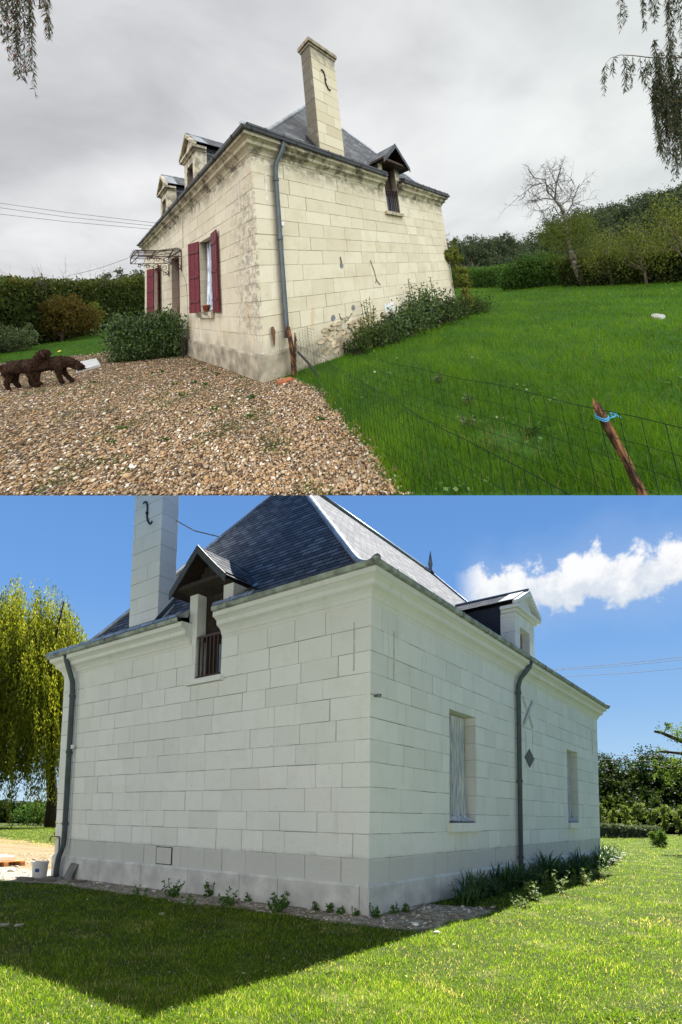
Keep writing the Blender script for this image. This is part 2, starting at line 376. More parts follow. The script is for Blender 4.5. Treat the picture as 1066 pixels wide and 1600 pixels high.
    if aut:
        cm, g = new_mat('stained_cornice_stone'); pc = g.pc(); c = g.ramp(g.noise(pc, 5, 5, .6), [(.3, (.40, .345, .24)), (.7, (.58, .52, .385))])
        c = g.mix(g.m('MULTIPLY', g.step(g.noise(pc, 2.3, 6, .7), .47, .6), .85), c, (.085, .07, .05)); finish(g, c, .95, g.bump(g.noise(pc, 22, 5, .7), .7, .015), .1)
    obj('cornice', mb, cm, P, h, smooth=True).data.set_sharp_from_angle(angle=rad(28))
    # eaves edge: dark zinc gutter lip
    mb = MB(); lip = [(.236, 4.575), (.30, 4.578), (.305, 4.645), (.20, 4.69)]
    def lipseg(p, q):
        for (o1, z1), (o2, z2) in zip(lip[:-1], lip[1:]): mb.quad((*p(o1), z1), (*q(o1), z1), (*q(o2), z2), (*p(o2), z2))
    lipseg(lambda o: (-o, -o), lambda o: (g0-.03, -o)); lipseg(lambda o: (g1+.03, -o), lambda o: (W+o, -o))
    for c in (1, 2, 3): lipseg(lambda o, c=c: ringpt(c, o), lambda o, c=c: ringpt((c+1) % 4, o))
    for x in np.arange(-.1, W, 1.05):
        if not g0-.15 < x < g1+.1: mb.box(x, x+.02, -.315, -.235, 4.57, 4.65)
    for y in np.arange(.2, L, 1.05):
        mb.box(-.315, -.235, y, y+.02, 4.57, 4.65); mb.box(W+.235, W+.315, y, y+.02, 4.57, 4.65)
    obj('gutter', mb, zinc if aut else copper, P, h)
    # roof
    mb = MB(); cum = [0.]
    cx = [0.]; 
    for a, b in zip(RING[:-1], RING[1:]):
        cx.append(cx[-1]+math.hypot(b[0]-a[0], b[2]-a[2])); cum.append(cum[-1]+math.hypot(b[1]-a[1], b[2]-a[2]))
    gap0, gap1 = 4.24, 5.34
    for i, (a, b) in enumerate(zip(RING[:-1], RING[1:])):
        # gable and far hips
        def gq(xa0, xb0, xa1, xb1):
            mb.quad((xa0, a[1], a[2]), (xb0, a[1], a[2]), (xb1, b[1], b[2]), (xa1, b[1], b[2]), uv=[(xa0, cum[i]), (xb0, cum[i]), (xb1, cum[i+1]), (xa1, cum[i+1])])
        if i < 5: gq(a[0], gap0, b[0], gap0); gq(gap1, W-a[0], gap1, W-b[0])
        else: gq(a[0], W-a[0], W/2, W/2+.001)
        mb.quad((W-a[0], L-a[1], a[2]), (a[0], L-a[1], a[2]), (b[0], L-b[1], b[2]), (W-b[0], L-b[1], b[2]), uv=[(a[0], cum[i]), (W-a[0], cum[i]), (W-b[0], cum[i+1]), (b[0], cum[i+1])])
        for s in (0, 1):
            X = (lambda v: v) if s == 0 else (lambda v: W-v)
            q = [(X(a[0]), a[1], a[2]), (X(b[0]), b[1], b[2]), (X(b[0]), L-b[1], b[2]), (X(a[0]), L-a[1], a[2])]
            uv = [(a[1], cx[i]), (b[1], cx[i+1]), (L-b[1], cx[i+1]), (L-a[1], cx[i])]
            if s: q.reverse(); uv.reverse()
            mb.quad(*q, uv=uv)
    obj('roof', mb, sl, P, h, uv=True)
    # hip and ridge flashings
    for sx, sy in ((0, 0), (1, 0), (0, 1), (1, 1)):
        mb = MB(); pts = [((W-r[0]) if sx else r[0], (L-r[1]) if sy else r[1], r[2]+.012) for r in RING]
        mb.tube(pts, .05, 8); obj('hip_flashing', mb, zincl, P, h, smooth=True)
    mb = MB(); mb.tube([(W/2, 2.85, 8.82), (W/2, L-2.85, 8.82)], .06, 8); obj('ridge_flashing', mb, zinc, P, h, smooth=True)
    mb = MB(); mb.lathe((W/2, L-2.89, 8.8), [(.12, 0), (.10, .06), (.05, .12), (.06, .2), (.075, .26), (.04, .5), (.004, .72)], 10); obj('roof_finial', mb, zinc, P, h, smooth=True)
    # pale zinc apron along the gable eaves
    for x0, x1 in ((-.2, g0-.04), (g1+.04, W+.2 if aut else 6.1)):
        x = x0; mb = MB()
        while x < x1-.05:
            xb = min(x+.42, x1)
            for a, b in (((-.312, 4.652), (-.285, 4.715)), ((-.285, 4.715), (-.06, 4.772))):
                mb.quad((x+.012, *a), (xb-.012, *a), (xb-.012, *b), (x+.012, *b))
            mb.prism([(xb-.022, -.318, 4.648), (xb-.022, -.288, 4.73), (xb-.022, -.06, 4.785), (xb-.022, -.06, 4.70)], (.02, 0, 0))
            x = xb
        obj('eaves_flashing', mb, zincl if not aut else zinc, P, h)
    # chimney
    c0, c1, d0, d1 = 2.03, 2.97, .215, .60
    ch = MB(); rows = [4.6+.32*i for i in range(12)]; rows = [z for z in rows if z < 8.1]+[8.16]
    fns = (lambda u, z, o: (c0+u, d0-o, z), lambda u, z, o: (c1+o, d0+u, z), lambda u, z, o: (c0-o, d0+u, z), lambda u, z, o: (c0+u, d1+o, z))
    for fn, U in zip(fns, (c1-c0, d1-d0, d1-d0, c1-c0)):
        blocks(ch, fn, U, rows, [], rng, wmin=.45, wmax=.8); core(ch, fn, U, 4.6, 8.16, [])
    cst = stone(tag+'_chimney_stone', aut) if not aut else simple('sooty_cream_stone', (.56, .49, .35), .95, .28, 2.5, .1, 0, .6, .012)
    if aut:
        m2, g = new_mat('grey_sided_chimney_stone'); pc = g.pc(); x, y, z = g.sep(pc)
        c = g.ramp(g.rnd(), [(0, (.52, .45, .31)), (1, (.63, .565, .42))])
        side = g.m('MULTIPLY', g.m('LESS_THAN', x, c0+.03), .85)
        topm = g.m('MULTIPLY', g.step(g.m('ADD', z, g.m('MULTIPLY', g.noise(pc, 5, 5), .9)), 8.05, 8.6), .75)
        c = g.mix(g.m('MULTIPLY', side, g.step(g.noise(pc, 3, 5, .6), .05, .45)), c, (.085, .076, .060)); c = g.mix(topm, c, (.16, .14, .10))  # darker on the left face and towards the top
        finish(g, c, .95, g.bump(g.noise(pc, 30, 5, .7), .5, .01), .1); cst = m2
    ch = obj('chimney', ch, [cst, mm], P, h)
    mb = MB(); mb.box(c0-.03, c1+.03, d0-.03, d1+.03, 8.14, 8.22); mb.box(c0-.07, c1+.07, d0-.07, d1+.07, 8.222, 8.33); mb.box(c0-.03, c1+.03, d0-.03, d1+.03, 8.332, 8.37)
    obj('chimney_cap', mb, simple(tag+'_cap_stone', (.26, .215, .15) if aut else (.45, .46, .42), .95, .5, 7), P, ch)
    mb = MB(); S = [(2.36, 7.53), (2.40, 7.56), (2.46, 7.54), (2.50, 7.46), (2.51, 7.36), (2.50, 7.28), (2.51, 7.19), (2.55, 7.10), (2.61, 7.03), (2.66, 7.03), (2.69, 7.07)]
    mb.tube([(a, d0-.025, b) for a, b in S], [.012]+[.018]*9+[.012], 6); mb.box(2.49, 2.53, d0-.05, d0-.01, 7.27, 7.31); obj('iron_anchor', mb, simple(tag+'_iron', (.02, .018, .018), .6, .3, 9), P, ch)
    mb = MB()
    for x in (c0, c1):
        s = -1 if x == c0 else 1
        q = [(d0-.06, slope_z(d0-.06, 1)+.02), (d1+.1, slope_z(d1+.1, 1)+.02)]
        mb.prism([(x+s*.004, q[0][0], q[0][1]), (x+s*.004, q[1][0], q[1][1]), (x+s*.004, q[1][0], q[1][1]+.12), (x+s*.004, q[0][0], q[0][1]+.12)], (s*.015, 0, 0))
    mb.box(c0-.02, c1+.02, d0-.03, d0-.004, slope_z(d0, 1)-.02, slope_z(d0, 1)+.09)
    obj('chimney_flashing', mb, zinc, P, ch)
    # loft dormer of the gable end
    mb = MB(); jl, jr = (4.22, 4.43), (5.10, 5.34)
    for a, b in (jl, jr): mb.box(a, b, .003, .52, 4.19, 5.12, .6)
    dm = obj('loft_dormer', mb, ms, P, h)
    cxd, hw, ze, za, yf, yb = 4.80, .72, 5.10, 5.77, -.34, 1.05
    mb = MB()
    for s in (-1, 1):
        flare = [(cxd, za), (cxd+s*.36, za-.39), (cxd+s*.6, ze+.07), (cxd+s*hw, ze)]
        cu = 0
        for (xa, zA), (xb, zB) in zip(flare[:-1], flare[1:]):
            l = math.hypot(xb-xa, zB-zA); q = [(xa, yf, zA), (xa, yb, zA), (xb, yb, zB), (xb, yf, zB)]
            mb.quad(*q, uv=[(yf, -cu), (yb, -cu), (yb, -cu-l), (yf, -cu-l)]); cu += l
            q = [(p[0], p[1], p[2]-.05) for p in q]; mb.quad(*q, mi=1)
    obj('dormer_roof', mb, [sl, dwood], P, dm, uv=True)
    mb = MB()
    for s in (-1, 1):
        for t in range(5):
            fa = lambda k: (cxd+s*hw*k, za-(za-ze)*k*(1.06-.06*k)); p, q = fa(t/5), fa((t+1)/5)
            mb.prism([(p[0], yf-.012-.004*(t % 2), p[1]+.02), (q[0], yf-.012-.004*(t % 2), q[1]+.02), (q[0], yf-.012-.004*(t % 2), q[1]-.13), (p[0], yf-.012-.004*(t % 2), p[1]-.13)], (0, .02, 0))
    obj('barge_board', mb, fasc, P, dm)
    mb = MB(); mb.box(4.19, 5.37, -.28, .45, 5.122, 5.19, .3)
    for x in (4.25, 5.31): mb.box(x-.04, x+.04, -.33, .3, 5.192, 5.24, .2)
    for i in range(12):
        x = 4.24+i*.094; zt = za-.1-abs(x+.045-cxd)*(za-ze)/hw*1.02
        if zt > 5.22: mb.box(x, x+.088, -.02+.004*(i % 2), .02, 5.19, zt)
    obj('gable_boarding', mb, gwood if not aut else dwood, P, dm)
    mb = MB(); 
    for i in range(6): mb.box(4.432+i*.111, 4.432+i*.111+.104, .20+.003*(i % 2), .23, 4.35, 5.12)
    mb.box(4.43, 5.10, .24, .26, 3.56, 4.35); mb.box(4.432, 5.098, .18, .2, 4.28, 4.36)
    ld = obj('loft_door', mb, [dwood], P, dm)
    mb = MB(); mb.box(4.75, 4.86, .225, .235, 3.62, 4.2); mb.box(4.93, 5.04, .225, .235, 3.62, 4.2)
    obj('pane', mb, simple(tag+'_hazy_glass', (.20, .28, .42), .15, .2, 3, .6), P, ld)
    mb = MB(); mb.box(4.432, 5.098, .02, .05, 4.30, 4.34); mb.box(4.432, 5.098, .02, .05, 3.60, 3.63)
    for i in range(7): mb.box(4.47+i*.098, 4.495+i*.098, .024, .046, 3.63, 4.30)
    obj('railing', mb, simple(tag+'_dark_red_metal', (.03, .008, .012), .4, .3, 8, .5), P, dm)
    mb = MB(); mb.box(4.27, 5.18, -.09, .1, 3.465, 3.556, .6); obj('sill', mb, cm, P, dm)
    mb = MB()
    for x, s in ((4.21, -1), (5.35, 1)): mb.prism([(x, -.2, 4.66), (x, .1, 4.84), (x, .5, 5.15), (x, .5, 5.26), (x, .1, 4.95), (x, -.2, 4.74)], (s*.1, 0, -.015))
    obj('dormer_flashing', mb, zincl, P, dm)
    # stone attic dormers of the long sides
    def attic(side, yc, ze, za, lab=None):
        X = (lambda v: v) if side == 'front' else (lambda v: W-v)
        hw, ow = .60, .30; zb = 4.55; mb = MB()
        B = lambda x0, x1, y0, y1, z0, z1, r=.6, m=mb: m.box(min(X(x0), X(x1)), max(X(x0), X(x1)), y0, y1, z0, z1, r)
        for s in (-1, 1):
            a, b = sorted((yc+s*ow, yc+s*hw))
            z = zb
            while z < ze-.12: B(.0, .32, a, b, z+.003, min(z+.33, ze-.1)-.003, rng.random()); z += .33
        B(.0, .30, yc-ow, yc+ow, ze-.35, ze-.102); B(-.03, .32, yc-ow-.06, yc+ow+.06, zb, zb+.12)
        B(-.05, .30, yc-hw-.04, yc+hw+.04, ze-.10, ze-.04); B(-.12, .28, yc-hw-.13, yc+hw+.13, ze-.04, ze+.03)
        mb.prism([(X(-.02), yc-hw, ze+.03), (X(-.02), yc+hw, ze+.03), (X(-.02), yc, za-.12)], (X(.2)-X(0), 0, 0), .5)
        for s in (-1, 1):   # raking mouldings
            p = [(yc+s*(hw+.15), ze+.03), (yc+s*(hw+.15), ze+.11), (yc, za), (yc, za-.14)]
            mb.prism([(X(-.13), a, b) for a, b in p], (X(.12)-X(0), 0, 0), .6)
        at = obj('attic_dormer', mb, ms, P, h)
        mb = MB()
        for s in (-1, 1):
            q = [(X(-.02), yc, za+.01), (X(-.02), yc+s*(hw+.16), ze+.115), (X(slope_inv(ze, 0)+.3), yc+s*(hw+.16), ze+.115), (X(slope_inv(za, 0)+.1), yc, za+.01)]
            k = math.hypot(hw+.16, za-ze)
            mb.quad(*q, uv=[(0, 0), (0, -k), (slope_inv(ze, 0)+.3, -k), (slope_inv(za, 0), 0)])
        obj('dormer_roof', mb, sl, P, at, uv=True)
        mb = MB()
        for s in (-1, 1):
            mb.prism([(X(-.02), yc+s*(hw+.16), ze+.118), (X(.32), yc+s*(hw+.16), ze+.118), (X(.32), yc, za+.014), (X(-.02), yc, za+.014)], (0, 0, .012))
        mb.tube([(X(-.1), yc, za+.02), (X(slope_inv(za, 0)), yc, za+.02)], .035, 6)
        obj('dormer_flashing', mb, zincl if aut else zinc, P, at)
        mb = MB(); xe = slope_inv(ze, 0)
        for s in (-1, 1):
            y = yc+s*(hw-.04); pts = [(.32, 4.7), (.32, ze+.1), (xe+.25, ze+.1), (xe, ze)]+[(t, slope_z(t, 0)-.03) for t in (.9, .6, .4)]
            mb.add([(X(a), y, b) for a, b in pts], [tuple(range(len(pts)))], .5, 0, [[(a, b) for a, b in pts]])
        obj('dormer_cheek', mb, sl if aut else simple('dark_slate_cheek', (.018, .024, .045), .6, .3, 30), P, at, uv=True)
        mb = MB(); B(.22, .25, yc-ow, yc+ow, zb+.1, ze-.35, m=mb); wn = obj('window', mb, dark, P, at)
        mb = MB()
        for y0, y1, z0, z1 in ((-ow, -ow+.05, 0, 1), (ow-.05, ow, 0, 1), (-.03, .03, 0, 1)): B(.17, .215, yc+y0, yc+y1, zb+.13, ze-.35, m=mb)
        for z in (zb+.13, zb+.55, ze-.41): B(.18, .212, yc-ow, yc+ow, z, z+.05, m=mb)
    # (frames share the wood tone of the house)
        obj('window_frame', mb, simple('frame_wood', (.16, .07, .045) if aut else (.33, .27, .2), .6), P, at)
    attic('front', 4.12, 6.02, 6.72); attic('front', 7.75, 6.02, 6.72)
    attic('back', 6.07, 5.74, 6.27)
    # downpipes
    def pipe(pts, r, m, brk, nm='downpipe'):
        mb = MB(); mb.tube(pts, r, 12); 
        o = obj(nm, mb, m, P, h, smooth=True)
        for (x, y, z) in brk: mb = MB(); mb.lathe((x, y, z), [(r, -.035), (r+.012, -.03), (r+.012, .03), (r, .035)], 12); obj('pipe_collar', mb, m, P, o)
    pm2 = simple(tag+'_pipe_zinc', (.075, .09, .098) if aut else (.075, .095, .105), .5, .2, 6, .35, .2)
    if aut: pipe([(.62, -.24, 4.58), (.61, -.22, 4.42), (.50, -.10, 4.12), (.48, -.09, 3.9), (.48, -.09, .9), (.48, -.09, .55)], .05, pm2, [(.48, -.09, 2.5), (.48, -.09, 3.75)])
    else:
        pipe([(.42, -.22, 4.58), (.43, -.20, 4.45), (.52, -.10, 4.02), (.53, -.09, 3.8), (.53, -.09, .72), (.52, -.10, .55), (.44, -.14, .3), (.42, -.16, .05), (.42, -.16, -.12)], .055, pm2, [(.53, -.09, 2.5), (.53, -.09, 3.7), (.53, -.09, 1.0)])
        pipe([(W+.24, 5.72, 4.56), (W+.22, 5.69, 4.44), (W+.10, 5.46, 4.16), (W+.08, 5.40, 4.0), (W+.08, 5.40, .1), (W+.08, 5.40, -.12)], .05, pm2, [(W+.08, 5.4, 2.0), (W+.08, 5.4, .45), (W+.08, 5.4, 3.85)])
        mb = MB(); mb.tube([(.63, -.04, 4.0), (.63, -.04, .6), (.6, -.06, .2)], .008, 6); obj('cable', mb, simple('pale_cable', (.6, .62, .65), .5), P, h)
        mb = MB(); mb.tube([(.27, -.05, .2), (.27, -.05, .68), (.25, -.06, .72), (.02, -.09, .72), (-.02, -.10, .68), (-.03, -.10, .62)], .016, 8); mb.tube([(.1, -.08, .72), (.1, -.08, .80)], .01, 6); mb.tube([(.06, -.08, .8), (.14, -.08, .8)], .008, 6)
        obj('water_tap', mb, simple('tap_brass', (.12, .09, .06), .5, .3, 8, .5, .5), P, h)
    wht = simple(tag+'_white_plastic', (.7, .7, .68), .5, .1, 6)
    mb = MB(); (mb.box(.56, .62, -.06, -.005, 2.78, 2.86) if aut else mb.box(.60, .67, -.10, -.05, 2.57, 2.65)); obj('junction_box', mb, wht, P, h)
    # expansion strips near the corners
    mb = MB(); st = simple(tag+'_strip', (.62, .58, .5) if aut else (.47, .48, .44), .8)
    for q in (((.265, .31, -.014, -.004, 3.2, 3.9), (-.014, -.004, .61, .65, 3.18, 3.92)) if aut else ((7.845, 7.87, -.012, -.004, 3.25, 3.95), (W+.004, W+.012, .58, .605, 3.2, 3.93), (W+.004, W+.012, 11.5, 11.53, 3.1, 3.85), (.38, .41, -.012, -.004, 2.9, 3.8))):
        mb = MB(); mb.box(*q); obj('metal_strip', mb, st, P, h)
    # ventilation hatch low on the gable end
    mb = MB()
    if aut:
        mb.box(3.66, 4.1, -.03, -.004, .50, .82); ht = obj('vent_hatch', mb, wht, P, h)
        mb = MB(); mb.box(3.70, 4.08, -.022, -.006, .33, .495); obj('vent_opening', mb, dark, P, ht)
        mb = MB(); mb.box(3.68, 4.1, -.06, -.006, .29, .325); obj('vent_sill', mb, pm, P, ht)
    else:
        mb.box(3.58, 3.99, -.02, -.004, .36, .64); ht = obj('vent_hatch', mb, ms, P, h)
        mb = MB()
        for q in ((3.56, 4.01, .345, .358), (3.56, 4.01, .642, .655), (3.56, 3.578, .36, .64), (3.992, 4.01, .36, .64)): mb.box(q[0], q[1], -.016, -.003, q[2], q[3])
        obj('hatch_joint', mb, dark, P, ht)
    if aut:
        lead = simple('grey_patch_render', (.19, .20, .20), .9, .4, 10); ir = simple('rusty_iron', (.12, .06, .03), .8, .5, 20)
        for (x, z, r) in ((2.2, 1.92, .055), (1.77, .73, .065), (2.45, .88, .06)):
            mb = MB(); mb.prism([(x+r*math.cos(t)*rng.uniform(.85, 1.15), -.008, z+r*1.1*math.sin(t)) for t in np.linspace(0, 6.28, 13)[:-1]], (0, -.008, 0)); obj('wall_patch', mb, lead, P, h)
        mb = MB(); mb.tube([(2.18, -.02, 2.14), (2.19, -.025, 2.05), (2.2, -.02, 1.97)], .012, 5); obj('iron_hook', mb, ir, P, h); mb = MB(); mb.tube([(3.3, -.02, 2.05), (3.42, -.02, 1.72), (3.46, -.02, 1.5), (3.4, -.02, 1.42)], .008, 5); mb.tube([(3.44, -.02, 1.52), (3.6, -.02, 1.36)], .008, 5)
        obj('iron_hook', mb, ir, P, h)
        mb = MB(); mb.tube([(.2, -.045, .80), (.215, -.06, .72), (.22, -.05, .55), (.215, -.045, .44)], [.02, .035, .02, .01], 6); obj('rusty_bracket', mb, ir, P, h)
        mb = MB(); mb.tube([(-.012, 5.2, 2.5), (-.012, 5.05, 2.3), (-.012, 4.75, 2.05), (-.012, 4.68, 1.7), (-.012, 4.6, .6)], .006, 5); mb.tube([(-.012, 5.0, 4.1), (-.012, 5.02, 3.2)], .006, 5); obj('cable', mb, simple('grey_cable', (.2, .18, .15), .6), P, h)
    else:
        mb = MB(); y, z = 6.2, 2.55
        mb.prism([(W+.006, y-.30, z), (W+.006, y, z-.21), (W+.006, y+.30, z), (W+.006, y, z+.21)], (.012, 0, 0)); obj('diamond_vent', mb, simple('pierced_grey_vent', (.17, .18, .18), .8, .7, 60, .2, 0, 1, .02), P, h)
        mb = MB()
        for s in (1, -1): mb.obox((W+.024+.008*s, 6.15, 3.55), (0, .30, .30*s), (.004, 0, 0), (0, .028*s, -.028))
        mb.box(W+.006, W+.011, 6.0, 6.02, 2.3, 3.1); mb.box(W+.006, W+.011, 6.42, 6.44, 2.3, 3.1)
        obj('cross_brace', mb, simple('weathered_brace', (.50, .51, .49), .6), P, h)
        mb = MB(); mb.lathe((W+.08, .1, 2.88), [(.0, -.02), (.03, -.02), (.035, .02), (0, .03)], 10); mb.box(W+.0, W+.07, .085, .115, 2.87, 2.89); obj('security_lamp', mb, simple('black_white_plastic', (.15, .15, .15), .4, .8, 30), P, h)
    # windows of the back wall, hung with plastic sheet
    def wind(side, o, sheet):
        fn = FN[side]; a, b, c, d = o
        def fb(m, u0, u1, z0, z1, i0, i1):
            p = [fn(u0, z0, -i0), fn(u1, z0, -i0), fn(u1, z0, -i1), fn(u0, z0, -i1)]; q = [fn(u0, z1, -i0), fn(u1, z1, -i0), fn(u1, z1, -i1), fn(u0, z1, -i1)]; m.hexa(p+q)
        mb = MB(); fb(mb, a, a+.06, c, d, .2, .25); fb(mb, b-.06, b, c, d, .2, .25); fb(mb, a+.06, b-.06, d-.06, d, .2, .25); fb(mb, a+.06, b-.06, c, c+.06, .2, .25); fb(mb, (a+b)/2-.03, (a+b)/2+.03, c+.06, d-.06, .19, .24)
        wn = obj('window', mb, simple('window_frame_paint', (.10, .03, .03) if aut else (.30, .26, .22), .5), P, h)
        mb = MB(); fb(mb, a+.06, b-.06, c+.06, d-.06, .23, .245); obj('pane', mb, dark, P, wn)
        mb = MB(); n = 36; zt = d-.03; vs = []; 
        for i in range(n+1):
            u = a+.10+(b-a-.17)*i/n; w_ = .030*math.sin(i*1.35)+.020*math.sin(i*3.1+1)+.01*math.sin(i*5.7)
            for t in np.linspace(0, 1, 9): vs.append(fn(u+.02*math.sin(t*5+i), zt+(c+.04-zt)*t, -.165+w_*(.4+t)+.03*t*t))
        fs = [(i*9+j, i*9+j+1, (i+1)*9+j+1, (i+1)*9+j) for i in range(n) for j in range(8)]
        mb.add(vs, fs, .5)
        if sheet:
            obj('plastic_sheet', mb, sheetm, P, wn, smooth=True)
            mb = MB(); 
            for i in range(16): 
                u = rng.uniform(a+.08, b-.1); mb.tube([fn(u, c+.03, -.16), fn(u+.1, c+rng.uniform(.04, .1), -.08), fn(u+.2, c+.02, -.03)], [.015, .03, .008], 5)
            obj('sheet_folds', mb, sheetm, P, wn, smooth=True)
        mb = MB(); fb(mb, a-.04, b+.08, c-.15, c-.005, -.08, .15); obj('sill', mb, cm, P, wn)
        return wn
    m2, g = new_mat(tag+'_plastic_sheet')
    x_, y_, z_ = g.sep(g.pc()); st_ = g.noise(g.n('ShaderNodeCombineXYZ', {0: g.m('ADD', x_, y_), 1: g.m('MULTIPLY', z_, .06), 2: 0.}).outputs[0], 42, 3, .6)
    finish(g, g.ramp(st_, [(.35, (.26, .32, .40)), (.5, (.60, .65, .72)), (.62, (.95, .97, 1.0))]), .3, None, .5, 0, .3, (.5, .55, .62, 1)); sheetm = m2
    if not aut:
        for o in OPS['back']: wind('back', o, True)
    else:
        for o in (OPS['front'][0], OPS['front'][2]):
            wind('front', o, o[0] < 4)
        # red board shutters, standing a little open
        for hy, (ex, ey) in ((3.40, (-.15, 3.90)), (2.38, (-.07, 1.87)), (9.76, (-.2, 10.22)), (8.76, (-.13, 8.28))):
            mb = MB(); hpt = np.array([-.02, hy]); e = np.array([ex, ey]); dv = (e-hpt)/np.linalg.norm(e-hpt); nn = np.array([-dv[1], dv[0]]); wd = np.linalg.norm(e-hpt)/5
            for i in range(5):
                c = hpt+dv*wd*(i+.5); t = .016-(.003 if i % 2 else 0)
                mb.obox((c[0], c[1], 2.10), (dv[0]*(wd/2-.003), dv[1]*(wd/2-.003), 0), (nn[0]*t, nn[1]*t, 0), (0, 0, .99))
            sh = obj('shutter', mb, red, P, h)
            for z in (1.42, 2.10, 2.80):
                c = hpt+dv*wd*2.3; mb = MB()
                for s in (1, -1): mb.obox((c[0]+nn[0]*.024*s, c[1]+nn[1]*.024*s, z), (dv[0]*wd*2.2, dv[1]*wd*2.2, 0), (nn[0]*.006, nn[1]*.006, 0), (0, 0, .03))
                obj('shutter_hinge', mb, simple('dark_red_iron', (.10, .012, .018), .5), P, sh)
        # door
        mb = MB(); mb.box(.22, .26, 5.55, 6.6, .05, 3.05); 
        for z0, z1 in ((.2, .9), (1.05, 1.9), (2.05, 2.85)):
            for y0, y1 in ((5.65, 6.02), (6.12, 6.5)): mb.box(.20, .219, y0, y1, z0, z1)
        dr = obj('front_door', mb, red, P, h); mb = MB(); mb.tube([(.2, 5.62, 1.1), (.15, 5.62, 1.1), (.14, 5.72, 1.1)], .012, 6); obj('door_handle', mb, zincl, P, dr)
        mb = MB(); mb.box(-.35, .27, 5.5, 6.65, -.4, .04); obj('doorstep', mb, pm, P, h)
        # glazed iron canopy over the door
        ir = simple('wine_red_iron', (.055, .012, .018), .5, .4, 10, .5); y0, y1, xo, zt = 5.22, 6.95, -1.16, 3.16
        mb = MB(); T = lambda pts, r=.014: mb.tube(pts, r, 6)
        def arch(t, x): return (x, y0+(y1-y0)*t, zt+.20*(1-abs(2*t-1)**1.6)*(1 if x > -.5 else .55)-(.04 if x < -.5 else 0))
        xs = (-.02, -.6, xo)
        for x in xs: T([arch(t, x) for t in np.linspace(0, 1, 11)], .016)
        for x in xs: T([(x, y0, zt-.04*(x < -.5)), (x, y1, zt-.04*(x < -.5))], .014)
        for t in np.linspace(0, 1, 6): T([arch(t, x) for x in xs], .012)
        for y in (y0, y1):
            T([(-.02, y, zt), (-.02, y, 2.45)], .016); T([(-.02, y, zt-.22), (xo, y, zt-.22)], .014); T([(xo, y, zt-.22), (xo, y, zt-.04)], .014)
        T([(xo, y0, zt-.22), (xo, y1, zt-.22)], .014)
        cn = obj('door_canopy', mb, ir, P, h)
        for y in (y0, y1):
            mb = MB()
            def scroll(cx_, cz, r, a0, turns, sg=1):
                k = 26; mb.tube([(cx_+r*(1-.8*i/k)*math.cos(a0+sg*turns*6.283*i/k), y, cz+r*(1-.8*i/k)*math.sin(a0+sg*turns*6.283*i/k)) for i in range(k+1)], .011, 5)
            scroll(-.17, 2.80, .13, 2.2, 1.3); scroll(-.13, 2.58, .10, 1.2, 1.4, -1); scroll(-.42, 2.80, .13, 0, 1.4); scroll(-.68, 2.84, .09, 3.2, 1.3, -1); scroll(-.90, 2.86, .07, 0, 1.3)
            mb.tube([(-.03, y, 2.5), (-.15, y, 2.62), (-.35, y, 2.74), (-.6, y, 2.86), (-.95, y, 2.92)], .012, 5)
            for x in (-.2, -.5, -.8, -1.05): mb.tube([(x, y, zt-.22), (x+.05, y, zt-.11), (x, y, zt-.03)], .009, 5)
            obj('bracket_scroll', mb, ir, P, cn)
        mb = MB()
        ts = np.linspace(0, 1, 11)
        for xa, xb in zip(xs[:-1], xs[1:]):
            for ta, tb in zip(ts[:-1], ts[1:]):
                U = lambda p: (p[0]-(.06 if p[0] < -1 else 0), p[1], p[2]+.022); mb.quad(U(arch(ta, xa)), U(arch(tb, xa)), U(arch(tb, xb)), U(arch(ta, xb)))
        m2, g = new_mat('canopy_glass'); gl = g.n('ShaderNodeBsdfGlossy', {'Roughness': .08}).outputs[0]; tr = g.n('ShaderNodeBsdfTransparent', {0: (.82, .85, .85, 1)}).outputs[0]
        g.n('ShaderNodeOutputMaterial', {0: g.n('ShaderNodeMixShader', {0: .3, 1: tr, 2: gl}).outputs[0]})
        obj('canopy_glass', mb, m2, P, cn, smooth=True)
        mb = MB(); mb.lathe((-.12, 6.3, 2.85), [(0, .16), (.06, .14), (.075, 0), (.05, -.05), (0, -.05)], 10); obj('porch_lantern', mb, wht, P, cn)
    return h
# ------------------------------------------------------------------ ground of the autumn garden
def vnoise(x, y, s, seed=0):          # cheap smooth noise in -1..1
    r = np.random.default_rng(seed); v = 0
    for k in range(5):
        a, b, c = r.uniform(-1, 1, 2).tolist()+[r.uniform(0, 6.28)]; n = math.hypot(a, b)+.01
        v = v+np.sin((x*a+y*b)/n*s*(1+.5*k)+c+1.3*np.sin((x*b-y*a)/n*s*.7+k))
    return v/5
EY = [-6, -3.4, -3.07, -2.68, -2.11, -1.37, -.69, -.3, -.02, 0.0]; EX = [-1.9, -.73, -.58, -.39, -.13, .20, .34, .36, .30, .0]
def gravel_in(x, y):                  # > 0 inside the gravel drive
    ex = np.interp(y, EY, EX); d1 = ex-x+.10*vnoise(x, y, 5, 3)+.07*vnoise(x, y, 17, 5)
    lim = 10.3+(-x-2.06)*.75; d2 = (lim-y)*.5+.5*vnoise(x, y, 1.5, 4)
    return np.minimum(d1, d2)
